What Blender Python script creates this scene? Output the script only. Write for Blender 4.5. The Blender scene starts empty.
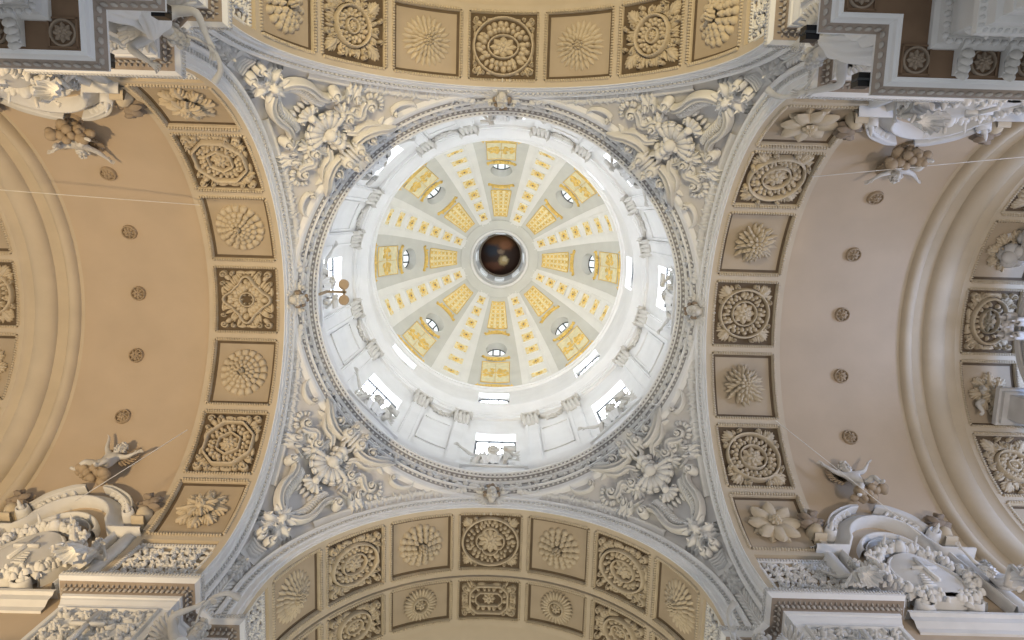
import bpy, math, random
import numpy as np
from mathutils import Matrix, Vector, Quaternion
PI = math.pi
rnd = random.Random(7)
SC = bpy.context.scene
COL = SC.collection

# ------------------------------------------------------------------ camera
# x runs to the right of the photo, y down the photo, z up into the dome (metres above the lens)
CAM = Vector((0.3572, -3.2602, 0.0)); TX, TY, ROLL, FPX = .1415, -.0096, .0282, 688.9
def _rx(a): return Matrix(((1,0,0),(0,math.cos(a),-math.sin(a)),(0,math.sin(a),math.cos(a))))
def _ry(a): return Matrix(((math.cos(a),0,math.sin(a)),(0,1,0),(-math.sin(a),0,math.cos(a))))
def _rz(a): return Matrix(((math.cos(a),-math.sin(a),0),(math.sin(a),math.cos(a),0),(0,0,1)))
_M = _rz(ROLL) @ _ry(TY) @ _rx(TX)
cd = bpy.data.cameras.new('camera'); cam = bpy.data.objects.new('camera', cd); COL.objects.link(cam)
cam.matrix_world = Matrix.Translation(CAM) @ Matrix((_M[0], -_M[1], -_M[2])).transposed().to_4x4()
cd.sensor_width = 36; cd.lens = 36*FPX/1024; cd.clip_end = 300
SC.camera = cam
# ------------------------------------------------------------------ world and lights
w = bpy.data.worlds.new('world'); SC.world = w; w.use_nodes = True
bg = w.node_tree.nodes['Background']
bg.inputs[0].default_value = (0.90, 0.94, 1.0, 1); bg.inputs[1].default_value = 0.38
def lamp(kind, name, loc, power, color, size=1.0, target=None, spot=None, blend=.5, size_y=None):
    l = bpy.data.lights.new(name, kind); o = bpy.data.objects.new(name, l); COL.objects.link(o)
    l.energy = power; l.color = color; o.location = loc
    if kind == 'AREA':
        l.size = size
        if size_y: l.shape = 'RECTANGLE'; l.size_y = size_y
    else: l.shadow_soft_size = size
    if spot: l.spot_size = spot; l.spot_blend = blend
    if target is not None:
        o.rotation_euler = (Vector(target)-Vector(loc)).to_track_quat('-Z', 'Y').to_euler()
    return o
# unseen spots added low in the four arms to warm and light the vaults
lamp('SPOT', 'added_spot_left_arm', (-14.0, 0.0, 2.0), 9000, (1.0, .73, .40), .6, (-13.8, 0, 26), 1.35, .7)
lamp('SPOT', 'added_spot_right_arm', (14.0, 0.0, 2.0), 3100, (1.0, .83, .69), .6, (13.8, 0, 26), 1.35, .7)
lamp('SPOT', 'added_spot_top_arm', (0, -14.0, 2.0), 9000, (1.0, .79, .42), .6, (0, -11.5, 26), 1.2, .7)
lamp('SPOT', 'added_spot_bottom_arm', (0, 15.0, 2.0), 5200, (1.0, .86, .58), .6, (0, 12.5, 26), 1.2, .7)
for _k in range(8):                              # unseen spots added at the drum cornice to brighten the dome
    _a = (_k+.5)*PI/4
    lamp('SPOT', 'added_dome_spot', (8.3*math.cos(_a), 8.3*math.sin(_a), 43.0), 95, (1.0, .99, .97), .3, (-2*math.cos(_a), -2*math.sin(_a), 56), 1.9, .8)
SC.view_settings.view_transform = 'Standard'; SC.view_settings.look = 'None'
SC.view_settings.gamma = 1; SC.view_settings.use_curve_mapping = False
SC.view_settings.exposure = 0.60
WINDOW_LIGHT = 6.2

# ------------------------------------------------------------------ materials
def mat(name, col, rough=.8, var=.08, scale=3.0, metal=0.0, emit=None, estr=0.0, bump=.0, col2=None, spec=.3):
    m = bpy.data.materials.new(name); m.use_nodes = True; nt = m.node_tree; b = nt.nodes['Principled BSDF']
    b.inputs['Roughness'].default_value = rough; b.inputs['Metallic'].default_value = metal
    b.inputs['Specular IOR Level'].default_value = spec
    tc = nt.nodes.new('ShaderNodeNewGeometry')
    n = nt.nodes.new('ShaderNodeTexNoise'); n.inputs['Scale'].default_value = scale; n.inputs['Detail'].default_value = 6
    nt.links.new(tc.outputs['Position'], n.inputs['Vector'])
    r = nt.nodes.new('ShaderNodeValToRGB')
    c2 = col2 or tuple(c*(1-var*2) for c in col)
    r.color_ramp.elements[0].position = .3; r.color_ramp.elements[0].color = (*c2, 1)
    r.color_ramp.elements[1].position = .65; r.color_ramp.elements[1].color = (*col, 1)
    nt.links.new(n.outputs['Fac'], r.inputs['Fac']); nt.links.new(r.outputs['Color'], b.inputs['Base Color'])
    if bump:
        n2 = nt.nodes.new('ShaderNodeTexNoise'); n2.inputs['Scale'].default_value = scale*8
        nt.links.new(tc.outputs['Position'], n2.inputs['Vector'])
        bp = nt.nodes.new('ShaderNodeBump'); bp.inputs['Strength'].default_value = bump; bp.inputs['Distance'].default_value = .03
        nt.links.new(n2.outputs['Fac'], bp.inputs['Height']); nt.links.new(bp.outputs['Normal'], b.inputs['Normal'])
    if emit:
        b.inputs['Emission Color'].default_value = (*emit, 1); b.inputs['Emission Strength'].default_value = estr
    return m
M = {}
M['white'] = mat('white_limewash', (.76, .76, .755), var=.04, scale=.8)
M['stucco'] = mat('white_stucco', (.68, .67, .645), var=.05, scale=1.5)
M['pend'] = mat('pendentive_plaster', (.62, .60, .575), var=.06, scale=.5)
M['grey'] = mat('grey_stucco_moulding', (.58, .575, .56), var=.08, scale=2)
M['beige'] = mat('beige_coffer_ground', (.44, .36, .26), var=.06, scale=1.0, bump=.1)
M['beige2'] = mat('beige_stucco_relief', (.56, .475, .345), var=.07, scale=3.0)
M['rib'] = mat('pale_beige_rib', (.54, .46, .345), var=.05, scale=1.0)
M['tan'] = mat('tan_vault_plaster', (.50, .40, .29), var=.04, scale=.7, bump=.1)
M['umber'] = mat('umber_ground_and_shade', (.13, .095, .06), var=.1, scale=2.0)  # serves coffer grounds and the painted shade strips round them
M['brown'] = mat('brown_soffit_shade', (.20, .13, .08), var=.1, scale=2)
M['dome'] = mat('dome_plaster', (.80, .80, .77), var=.03, scale=.8)
M['domegrey'] = mat('dome_grey_field', (.62, .625, .585), var=.04, scale=.8)
M['gold'] = mat('gilded_stucco', (.86, .61, .17), var=.12, scale=3, rough=.55, spec=.5)
M['paleyellow'] = mat('pale_yellow_ground', (.88, .77, .46), var=.08, scale=4)
M['cream'] = mat('cream_ground', (.80, .74, .50), var=.08, scale=4)
M['iron'] = mat('dark_window_iron', (.05, .055, .06), rough=.5)
M['black'] = mat('black_painted_box', (.01, .01, .012), rough=.4)
M['sky'] = mat('bright_window_sky', (.9, .93, 1.0), emit=(.86, .92, 1.0), estr=WINDOW_LIGHT)
M['sky2'] = mat('pale_window_sky', (.9, .93, 1.0), emit=(.88, .95, .96), estr=.42)
M['umbra'] = mat('dark_grey_recess', (.33, .32, .31), var=.1, scale=3)  # darker grey on the recessed courses of the ring
M['wire'] = mat('pale_wire', (.75, .72, .66), rough=.5)
M['skin'] = mat('stucco_figure', (.62, .60, .56), var=.06, scale=4)
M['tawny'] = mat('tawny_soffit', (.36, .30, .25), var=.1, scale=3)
M['egg'] = mat('buff_egg_moulding', (.50, .46, .41), var=.15, scale=5)  # duller buff tone on the egg rows
M['boss'] = mat('brown_rosette', (.40, .31, .21), var=.1, scale=4)
M['shade'] = mat('dark_brown_stucco', (.30, .24, .18), var=.1, scale=4)  # darker brown tone for hair, leaves, rosettes and frames

# ------------------------------------------------------------------ mesh builder
class MB:
    def __init__(s, fmap=None):
        s.V = []; s.F = []; s.n = 0; s.fmap = fmap; s.T = [(np.eye(3), np.zeros(3))]
    def push(s, x=0, y=0, z=0, ang=0, k=1.0, flip=False, kz=None):
        c, sn = math.cos(ang), math.sin(ang)
        R = np.array([[c, -sn, 0], [sn, c, 0], [0, 0, 1.0]]) * k
        if kz is not None: R[2, 2] = kz
        if flip: R = R @ np.diag([1, -1, 1])
        A, t = s.T[-1]; s.T.append((A @ R, A @ np.array([x, y, z], float) + t)); return s
    def pop(s): s.T.pop()
    def add(s, V, F):
        V = np.asarray(V, float).reshape(-1, 3); A, t = s.T[-1]; V = V @ A.T + t
        if s.fmap is not None: V = s.fmap(V)
        s.V.append(V)
        n = s.n
        s.F.extend([tuple(i+n for i in f) for f in F]); s.n += len(V)
    def build(s, name, m, parent=None, smooth=True, solid=0, autosm=None):
        me = bpy.data.meshes.new(name)
        V = np.concatenate(s.V) if s.V else np.zeros((0, 3))
        me.from_pydata(V.tolist(), [], s.F); me.materials.append(m)
        o = bpy.data.objects.new(name, me); COL.objects.link(o)
        if smooth: me.polygons.foreach_set('use_smooth', [True]*len(me.polygons))
        if autosm:
            try: me.set_sharp_from_angle(angle=autosm)
            except Exception: pass
        if parent is not None: o.parent = parent
        return o
def grid_faces(nu, nv, wu=False, wv=False, off=0):
    F = []
    for i in range(nu if wu else nu-1):
        for j in range(nv if wv else nv-1):
            a = i*nv+j; b = ((i+1) % nu)*nv+j; c = ((i+1) % nu)*nv+(j+1) % nv; d = i*nv+(j+1) % nv
            F.append((a+off, b+off, c+off, d+off))
    return F
def _sphere(nu, nv, half=False):
    V = []; F = []
    th = [(PI/2 if half else PI)*j/(nv) for j in range(1, nv+(1 if half else 0))]
    V.append((0, 0, 1))
    for t in th:
        for i in range(nu):
            a = 2*PI*i/nu; V.append((math.sin(t)*math.cos(a), math.sin(t)*math.sin(a), math.cos(t)))
    for i in range(nu): F.append((0, 1+i, 1+(i+1) % nu))
    for j in range(len(th)-1):
        for i in range(nu):
            a = 1+j*nu+i; b = 1+j*nu+(i+1) % nu; F.append((a, a+nu, b+nu, b))
    if not half:
        V.append((0, 0, -1)); k = len(V)-1; o = 1+(len(th)-1)*nu
        for i in range(nu): F.append((k, o+(i+1) % nu, o+i))
    return np.array(V), F
S_LO = _sphere(6, 2, True); S_MD = _sphere(8, 3, True); S_FU = _sphere(10, 6)
def blob(mb, x, y, z, rx, ry=None, rz=None, ang=0, t=S_MD):
    ry = ry or rx; rz = rz or rx
    V = t[0] * (rx, ry, rz); c, s = math.cos(ang), math.sin(ang)
    V = V @ np.array([[c, s, 0], [-s, c, 0], [0, 0, 1]]) + (x, y, z)
    mb.add(V, t[1])
def box(mb, x0, x1, y0, y1, z0, z1):
    V = [(x, y, z) for x in (x0, x1) for y in (y0, y1) for z in (z0, z1)]
    mb.add(V, [(0, 1, 3, 2), (4, 6, 7, 5), (0, 4, 5, 1), (2, 3, 7, 6), (0, 2, 6, 4), (1, 5, 7, 3)])
def slab(mb, x0, x1, y0, y1, z0, z1, ny=12, nx=1):
    # a box cut into cells so that it can follow a curved surface
    xs = np.linspace(x0, x1, nx+1); ys = np.linspace(y0, y1, ny+1)
    V = [(x, y, z1) for x in xs for y in ys]; mb.add(V, grid_faces(nx+1, ny+1))
    for y in (y0, y1): mb.add([(x, y, z) for x in xs for z in (z0, z1)], grid_faces(nx+1, 2))
    for x in (x0, x1): mb.add([(x, y, z) for y in ys for z in (z0, z1)], grid_faces(ny+1, 2))
_LJ = np.array([-1, -.55, 0, .55, 1])
def leaf(mb, x, y, ang, L, W, H, z0=0, lift=0, n=5, vein=.35, tip=.0, blunt=.7):
    V = []
    c, s = math.cos(ang), math.sin(ang)
    for i in range(n+1):
        t = i/n
        wd = W*.5*(max(math.sin(PI*min(1, t*.86+.12)), 0)**blunt) if i < n else W*.5*tip
        hz = H*(math.sin(PI*min(1, .25+.62*t)))
        for j, q in enumerate(_LJ):
            zz = z0 + lift*t*t + hz*((1-q*q) - vein*(1 if j == 2 else 0)*(1-t*.5))
            V.append((x + c*L*t - s*q*wd, y + s*L*t + c*q*wd, zz - (0 if abs(q) < 1 else .02*0)))
    mb.add(V, grid_faces(n+1, 5))
_SP = [(-1, 0), (-.86, .8), (-.6, 1), (-.2, .62), (.2, .62), (.6, 1), (.86, .8), (1, 0)]
_SR = [(-1, 0), (-.75, .66), (-.3, .96), (.3, .96), (.75, .66), (1, 0)]
def ribbon(mb, P, w, h, z0=0, prof=_SP, zc=None, closed=False):
    P = np.asarray(P, float); n = len(P)
    w = np.broadcast_to(w, n) if np.ndim(w) == 0 else np.interp(np.linspace(0, 1, n), np.linspace(0, 1, len(w)), w)
    h = np.broadcast_to(h, n) if np.ndim(h) == 0 else np.interp(np.linspace(0, 1, n), np.linspace(0, 1, len(h)), h)
    if closed: d = np.roll(P, -1, 0)-np.roll(P, 1, 0)
    else: d = np.gradient(P, axis=0)
    d /= np.maximum(np.linalg.norm(d, axis=1), 1e-9)[:, None]
    N = np.stack([-d[:, 1], d[:, 0]], 1)
    V = []
    for i in range(n):
        zz = z0 if zc is None else zc[i]
        for q, r in prof: V.append((P[i, 0]+N[i, 0]*q*w[i]/2, P[i, 1]+N[i, 1]*q*w[i]/2, zz+r*h[i]))
    mb.add(V, grid_faces(n, len(prof), wu=closed))
def spline(P, n=8):
    P = [np.array(p, float) for p in P]; out = []
    Q = [2*P[0]-P[1]]+P+[2*P[-1]-P[-2]]
    for i in range(1, len(Q)-2):
        a, b, c, d = Q[i-1:i+3]
        for k in range(n):
            t = k/n; out.append(.5*((2*b)+(c-a)*t+(2*a-5*b+4*c-d)*t*t+(3*b-a-3*c+d)*t**3))
    out.append(P[-1]); return np.array(out)
def spiral(x, y, r, a0, turns, sgn=1, n=None, r1=.22):
    n = n or max(8, int(turns*14)); t = np.linspace(0, 1, n)
    a = a0+sgn*2*PI*turns*t; rr = r*(1-(1-r1)*t**.8)
    return np.stack([x+rr*np.cos(a), y+rr*np.sin(a)], 1)
def volute(mb, x, y, r, a0=0, turns=1.5, sgn=1, w=None, h=None, z0=0, boss=True):
    w = w or r*.42; h = h or r*.5
    P = spiral(x, y, r-w/2, a0, turns, sgn)
    ribbon(mb, P, [w, w*.9, w*.6], [h, h*1.1, h*1.3], z0, _SR)
    if boss: blob(mb, x, y, z0, r*.3, r*.3, h*1.7)
def curl(mb, x, y, ang, L, r, sgn=1, w=.1, h=.08, z0=0, leafy=True):
    """a stalk that leaves (x, y) toward ang and rolls up into a small volute"""
    c, s = math.cos(ang), math.sin(ang)
    ex, ey = x+c*L, y+s*L; cx_, cy_ = ex - s*r*sgn, ey + c*r*sgn
    P = [(x+c*L*t + s*sgn*L*.12*math.sin(PI*t), y+s*L*t - c*sgn*L*.12*math.sin(PI*t)) for t in np.linspace(0, .9, 6)]
    a0 = ang - sgn*PI/2
    P = np.concatenate([P, spiral(cx_, cy_, r, a0, 1.15, sgn)])
    ribbon(mb, P, [w*.6, w, w, w*.7], [h*.7, h, h*1.1, h*1.2], z0, _SR)
    blob(mb, cx_, cy_, z0, r*.38, r*.38, h*1.6, t=S_LO)
    if leafy:
        for t, q in ((.35, 1), (.6, -1), (.75, 1)):
            leaf(mb, x+c*L*t, y+s*L*t, ang+q*.9*1, L*.42, L*.26, h*.8, z0, n=3)
def acanthus(mb, x, y, ang, L, W, H, z0=0, lift=0, k=3):
    leaf(mb, x, y, ang, L, W*.55, H, z0+.01, lift)
    c, s = math.cos(ang), math.sin(ang)
    for i in range(k):
        t = .12+.22*i; l2 = L*(.62-.10*i)
        for q in (-1, 1): leaf(mb, x+c*L*t, y+s*L*t, ang+q*(.75-.08*i), l2, W*.42, H*.8, z0, lift*.5, n=3)
def beads(mb, pts, r, h=None, t=S_LO):
    for x, y in pts: blob(mb, x, y, 0, r, r, h or r, t=t)
def ringpts(f, n, a0=0):
    return [(f(a)*math.cos(a), f(a)*math.sin(a)) for a in [a0+2*PI*i/n for i in range(n)]]
def prop(o, label=None, cat=None, group=None, kind=None):
    if label: o['label'] = label
    if cat: o['category'] = cat
    if group: o['group'] = group
    if kind: o['kind'] = kind
    return o
def struct(o): o['kind'] = 'structure'; return o
def thing(name, label, cat, group=None, mw=None):
    o = bpy.data.objects.new(name, None); COL.objects.link(o); o.empty_display_size = .2
    prop(o, label, cat, group)
    if mw is not None: o.matrix_world = mw
    return o
def dup(o, parent=None, label=None, mw=None):
    c = o.copy(); COL.objects.link(c); c.parent = parent
    if parent is None:
        if label: c['label'] = label
        if mw is not None: c.matrix_world = mw
    for ch in o.children: dup(ch, c)
    return c
def RZ(a): return Matrix.Rotation(a, 4, 'Z')

# ------------------------------------------------------------------ measures of the crossing
A, RA, ZC, ZI = 8.17, 7.0, 19.41, 17.72      # face of the crossing, arch radius, arch centre, impost
RHO = 11.16                                  # pendentive sphere
BAND = 11.05
def arch_xyz(x, s, h, r=RA):
    """x along the arm, s arc length from the crown, h height off the soffit towards the floor"""
    x = np.asarray(x, float); s = np.asarray(s, float); h = np.asarray(h, float)
    lim = r*PI/2; over = np.maximum(np.abs(s)-lim, 0); sc = np.clip(s, -lim, lim)/r
    return np.stack([x, (r-h)*np.sin(sc), ZC+(r-h)*np.cos(sc)-over], -1)
def amap(r=RA): return lambda V: arch_xyz(V[:, 0], V[:, 1], V[:, 2], r)
SEND = RA*PI/2 + ZC-ZI                       # arc length down to the impost
def arch_sweep(mb, prof, send=None, n=64, r=RA):
    """prof: list of (x, h); swept along the stilted arch"""
    e = send if send is not None else (r*PI/2 + ZC-ZI)
    ss = np.linspace(-e, e, n); k = len(prof)
    X = np.tile([p[0] for p in prof], n); H = np.tile([p[1] for p in prof], n); S = np.repeat(ss, k)
    mb.add(np.stack([X, S*(1), H], 1), grid_faces(n, k))
def lathe(mb, prof, n=128, c=(0, 0), a0=0, a1=2*PI):
    full = abs(a1-a0-2*PI) < 1e-6
    aa = np.linspace(a0, a1, n, endpoint=not full); k = len(prof)
    V = [(c[0]+R*math.cos(a), c[1]+R*math.sin(a), z) for a in aa for R, z in prof]
    mb.add(V, grid_faces(n, k, wu=full))
def plan_sweep(mb, path, prof, side=1):
    """profile (d outwards, z) swept along an open plan path with mitred corners"""
    P = [np.array(p, float) for p in path]; n = len(P); offs = []
    for i in range(n):
        d0 = P[i]-P[i-1] if i else P[1]-P[0]; d1 = P[i+1]-P[i] if i < n-1 else d0
        d0 = d0/np.linalg.norm(d0); d1 = d1/np.linalg.norm(d1)
        n0 = np.array([d0[1], -d0[0]])*side; n1 = np.array([d1[1], -d1[0]])*side
        m = n0+n1; m = m/(m @ m)*2
        offs.append(m)
    V = [(P[i][0]+offs[i][0]*d, P[i][1]+offs[i][1]*d, z) for i in range(n) for d, z in prof]
    k = len(prof)
    for i in range(n-1):
        seg = V[i*k:(i+2)*k]; mb.add(seg, grid_faces(2, k))
def plan_beads(mb, path, d, z, pitch, rx, rz, side=1, kind='blob', ry=None):
    P = [np.array(p, float) for p in path]; n = len(P)
    Q = []
    for i in range(n):
        d0 = P[i]-P[i-1] if i else P[1]-P[0]; d1 = P[i+1]-P[i] if i < n-1 else d0
        d0 = d0/np.linalg.norm(d0); d1 = d1/np.linalg.norm(d1)
        n0 = np.array([d0[1], -d0[0]])*side; n1 = np.array([d1[1], -d1[0]])*side
        m = n0+n1; Q.append(P[i]+m/(m @ m)*2*d)
    for i in range(n-1):
        L = np.linalg.norm(Q[i+1]-Q[i]); m = max(1, int(L/pitch)); a = math.atan2(*(Q[i+1]-Q[i])[::-1])
        for j in range(m):
            p = Q[i]+(Q[i+1]-Q[i])*(j+.5)/m
            mb.push(p[0], p[1], z, a)
            if kind == 'blob': blob(mb, 0, 0, 0, rx, ry or rx, -rz, t=S_LO)
            else: box(mb, -rx, rx, -(ry or rx), (ry or rx), -rz, rz)
            mb.pop()

# ------------------------------------------------------------------ structure: arms, arches, pendentives, piers
def rot_obj(o, k): o.matrix_world = RZ(k*PI/2) @ o.matrix_world; return o
# archivolts (white stepped arch edges) and bead mouldings
prof_arch = [(8.172, .004), (8.15, 0), (8.15, -.10), (8.10, -.13), (8.10, -.30), (8.04, -.33), (8.04, -.48), (7.95, -.52), (7.92, -.60), (7.97, -.66), (8.17, -.70)]
pts_bead = None
for k in range(4):
    mb = MB(amap()); arch_sweep(mb, prof_arch, n=80)
    o = struct(mb.build('trim_1', M['white'], autosm=.6)); rot_obj(o, k)
mb = MB(amap())
for i in range(150):
    s = -SEND+2*SEND*(i+.5)/150
    box(mb, 7.99, 8.06, s-.045, s+.045, -.47, -.36)
b0 = struct(mb.build('trim_2', M['grey'], smooth=False))
for k in range(1, 4): c = b0.copy(); COL.objects.link(c); rot_obj(c, k)
# soffit bands: recessed ground and raised border grid
SP = 2.80; CEN = [0, 1, -1, 2, -2, 3, -3]
def border_bars(mb, x0, x1, e0=.24, e1=.24, bar=.26, h=.14, pitch=SP, last=True):
    e = SEND
    slab(mb, x0+.004, x0+e0, -e, e, -h, 0, 90); slab(mb, x1-e1, x1, -e, e, -h, 0, 90)
    for j in range(-4, 4):
        s = (j+.5)*pitch; slab(mb, x0+e0, x1-e1, s-bar/2, s+bar/2, -h, 0, 2)
    for sg in (-1, 1):
        slab(mb, x0+e0, x1-e1, *sorted((sg*(e-.12), sg*e)), -h, 0, 1)
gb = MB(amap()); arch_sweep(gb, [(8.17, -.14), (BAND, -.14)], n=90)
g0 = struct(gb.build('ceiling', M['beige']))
gb = MB(amap()); border_bars(gb, 8.17, BAND); r0 = struct(gb.build('trim_3', M['rib'], autosm=.6))
for k in range(1, 4):
    for q in (g0, r0): c = q.copy(); COL.objects.link(c); rot_obj(c, k)
# plain vaults
for k, (x1, r) in enumerate(((16.0, 7.22), (24, 7.22), (16.2, 7.22), (24, 7.22))):
    mb = MB(amap(r)); x0 = BAND if k != 1 else 13.2
    arch_sweep(mb, [(x0-.02, .22), (x0, 0), (x0+(x1-x0)*.5, 0), (x1, 0)], n=90, r=r, send=r*PI/2+ZC-12)
    struct(rot_obj(mb.build('ceiling', M['tan'] if k % 2 == 0 else M['rib'], autosm=.6), k))
# second coffered band of the bottom arm, far ribs and far coffered bands of the side arms
def band2(k, x0, x1, r, e0=.12, e1=.3):
    gb = MB(amap(r)); arch_sweep(gb, [(x0, -.14), (x1, -.14)], n=90, r=r); struct(rot_obj(gb.build('ceiling', M['beige']), k))
    gb = MB(amap(r)); border_bars(gb, x0, x1, e0, e1); slab(gb, x0, x0+.02, -SEND, SEND, -.35, 0, 90)
    struct(rot_obj(gb.build('trim_4', M['rib'], autosm=.6), k))
band2(1, BAND+.05, 13.25, 6.94)
for k, dx in ((0, 0), (2, .25)):
    mb = MB(amap(7.22)); P = [(15.7+dx, 0)]
    P += [(15.82+dx+.22-.22*math.cos(t), .02+.26*math.sin(t)) for t in np.linspace(0, PI*.9, 9)]
    P += [(16.62+dx+.42-.42*math.cos(t), .18+.34*math.sin(t)) for t in np.linspace(0, PI*.8, 9)]
    P += [(17.62+dx, .42), (17.70+dx, .50), (17.75+dx, .50)]
    arch_sweep(mb, P, n=90, r=7.22, send=7.22*PI/2+ZC-12)
    struct(rot_obj(mb.build('trim_5', M['rib'] if k == 0 else M['rib'], autosm=.7), k))
    band2(k, 17.7+dx, 20.4+dx, 6.74, .22, .3)
    mb = MB(amap(7.0)); arch_sweep(mb, [(20.4+dx, .26), (20.4+dx, -.4), (26, -.4)], n=60); struct(rot_obj(mb.build('ceiling', M['tan']), k))
# pendentives
def sph(az, el, h=0, rho=RHO):
    return np.array([(rho-h)*math.cos(el)*math.cos(az), (rho-h)*math.cos(el)*math.sin(az), ZC+(rho-h)*math.sin(el)])
def azlim(z):
    r = math.sqrt(max(RHO**2-(z-ZC)**2, 0)); return math.acos(min(1, (A-.02)/r)) if r > A-.02 else 0
pm = MB(); nz, na = 40, 48; V = []
for i in range(nz):
    z = ZC + (27.02-ZC)*i/(nz-1); a0 = azlim(z); r = math.sqrt(RHO**2-(z-ZC)**2)
    for j in range(na):
        a = a0+(PI/2-2*a0)*j/(na-1); V.append((r*math.cos(a), r*math.sin(a), z))
pm.add(V, grid_faces(nz, na)); p0 = struct(pm.build('ceiling', M['pend']))
# pier below each pendentive: attic, impost cornice, main cornice, frieze
PLAN = [(22, 7.3), (BAND, 7.3), (BAND, 7.0), (A, 7.0), (A, 7.62), (7.62, A), (7.0, A), (7.0, BAND), (7.3, BAND), (7.3, 22)]
IMP = [(BAND, 7.3), (BAND, 7.0), (A, 7.0), (A, 7.62), (7.62, A), (7.0, A), (7.0, BAND), (7.3, BAND)]
MQ, MP, MZ = 6.52, 7.54, -2.3           # main entablature: faces, corner and drop against the first survey
MAIN = [(22, MQ), (MP, MQ), (MP, MP), (MQ, MP), (MQ, 22)]
SD = -1
def dsign(): return SD
wall = MB(); plan_sweep(wall, PLAN, [(0, ZI+.05), (0, 12.4)], SD); plan_sweep(wall, [(A-.01, 7.58), (A-.01, 7.62), (7.62, A-.01), (7.58, A-.01)], [(0, ZC+.05), (0, ZI)], SD); q0 = struct(wall.build('wall_corner', M['white'], smooth=False))
wall2 = MB(); plan_sweep(wall2, MAIN, [(0, 12.0), (0, 10.7), (.05, 10.65), (.05, 3)], SD); q1 = struct(wall2.build('wall_pier', M['stucco'], smooth=False))
imp = MB(); plan_sweep(imp, IMP, [(0, 17.86), (.42, 17.80), (.46, 17.77), (.46, 17.52), (.45, 17.50), (.38, 17.42), (.37, 17.40)], SD)
plan_sweep(imp, IMP, [(.14, 17.16), (.13, 17.06), (.09, 17.04), (.08, 16.96), (.03, 16.84), (.02, 16.76), (0, 16.74)], SD); q2 = struct(imp.build('trim_6', M['white'], smooth=False))
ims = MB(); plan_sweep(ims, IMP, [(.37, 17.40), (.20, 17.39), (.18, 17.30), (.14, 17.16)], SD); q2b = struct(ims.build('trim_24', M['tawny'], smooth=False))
impd = MB(); plan_beads(impd, IMP, .465, 17.66, .085, .026, .075, SD, 'box', .02)
q3 = struct(impd.build('trim_7', M['grey']))
ime = MB(); plan_beads(ime, IMP, .20, 17.30, .14, .06, .12, SD, 'blob', .035); plan_beads(ime, IMP, .26, 17.36, .14, .02, .06, SD, 'blob', .05); q3b = struct(ime.build('trim_26', M['egg']))
WIMP = [(22, 7.22), (BAND+.5, 7.22)]
wi = MB(); plan_sweep(wi, WIMP, [(0, 17.5), (.30, 17.45), (.30, 17.34), (.22, 17.28), (.2, 17.1), (.08, 16.95), (.06, 16.8), (0, 16.78)], SD)
plan_sweep(wi, [(7.22, BAND+.5), (7.22, 22)], [(0, 17.5), (.30, 17.45), (.30, 17.34), (.22, 17.28), (.2, 17.1), (.08, 16.95), (.06, 16.8), (0, 16.78)], SD)
q4 = struct(wi.build('trim_8', M['stucco'], smooth=False))
mc = MB(); prof_main = [(-1.3, 12.7), (.80, 12.66), (.86, 12.62), (.86, 12.56)]
plan_sweep(mc, MAIN, prof_main, SD); plan_sweep(mc, MAIN, [(.74, 12.38), (.70, 12.32), (.68, 12.24), (.64, 12.22), (.62, 12.18)], SD); q5 = struct(mc.build('trim_9', M['white'], smooth=False))
mct = MB(); plan_sweep(mct, MAIN, [(.86, 12.56), (.82, 12.46), (.74, 12.38)], SD); q5b = struct(mct.build('trim_25', M['tawny'], smooth=False))  # tawny tone paints shade into the leaf band
mcb = MB(); plan_beads(mcb, MAIN, .81, 12.47, .17, .07, .10, SD, 'blob', .035)
q6 = struct(mcb.build('trim_10', M['egg']))
ms = MB(); plan_sweep(ms, MAIN, [(.62, 12.185), (0.0, 12.185)], SD); q7 = struct(ms.build('trim_11', M['brown'], smooth=False))  # brown tone paints in the shade under the main cornice
mf = MB(); plan_sweep(mf, MAIN, [(.16, 12.19), (.16, 12.1), (.10, 12.02), (.08, 11.9), (.03, 11.85), (0, 11.85)], SD)
plan_sweep(mf, MAIN, [(.0, 10.95), (.26, 10.9), (.26, 10.78), (.18, 10.7), (.16, 10.54), (.08, 10.5), (.08, 10.3), (0, 10.25)], SD)
q8 = struct(mf.build('trim_12', M['stucco'], smooth=False))
mfb = MB(); plan_beads(mfb, MAIN, .12, 11.78, .15, .06, .08, SD, 'blob'); plan_beads(mfb, MAIN, .21, 10.76, .11, .045, .06, SD, 'blob')
q9 = struct(mfb.build('trim_13', M['grey']))
for k in range(1, 4):
    for q in (p0, q0, q1, q2, q2b, q3, q3b, q4, q5, q5b, q6, q7, q8, q9): c = q.copy(); COL.objects.link(c); rot_obj(c, k)

# ------------------------------------------------------------------ ring entablature, ledge and drum
DC = (0.03, -0.25)                              # axis of the dome above the drum cornice
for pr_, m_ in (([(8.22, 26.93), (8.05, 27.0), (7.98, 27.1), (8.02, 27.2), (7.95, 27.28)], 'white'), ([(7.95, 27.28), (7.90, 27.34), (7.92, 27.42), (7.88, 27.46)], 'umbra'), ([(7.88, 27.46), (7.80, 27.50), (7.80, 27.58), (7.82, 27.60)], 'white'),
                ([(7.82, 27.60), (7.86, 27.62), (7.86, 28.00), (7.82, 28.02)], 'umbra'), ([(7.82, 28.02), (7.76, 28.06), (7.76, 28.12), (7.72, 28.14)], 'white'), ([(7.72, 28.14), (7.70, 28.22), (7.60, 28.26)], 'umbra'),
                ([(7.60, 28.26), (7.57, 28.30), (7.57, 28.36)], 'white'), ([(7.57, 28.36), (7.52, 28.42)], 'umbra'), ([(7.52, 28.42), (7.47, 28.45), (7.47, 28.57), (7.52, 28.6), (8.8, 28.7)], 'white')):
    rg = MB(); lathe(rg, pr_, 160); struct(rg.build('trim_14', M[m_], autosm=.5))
rb = MB()
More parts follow.
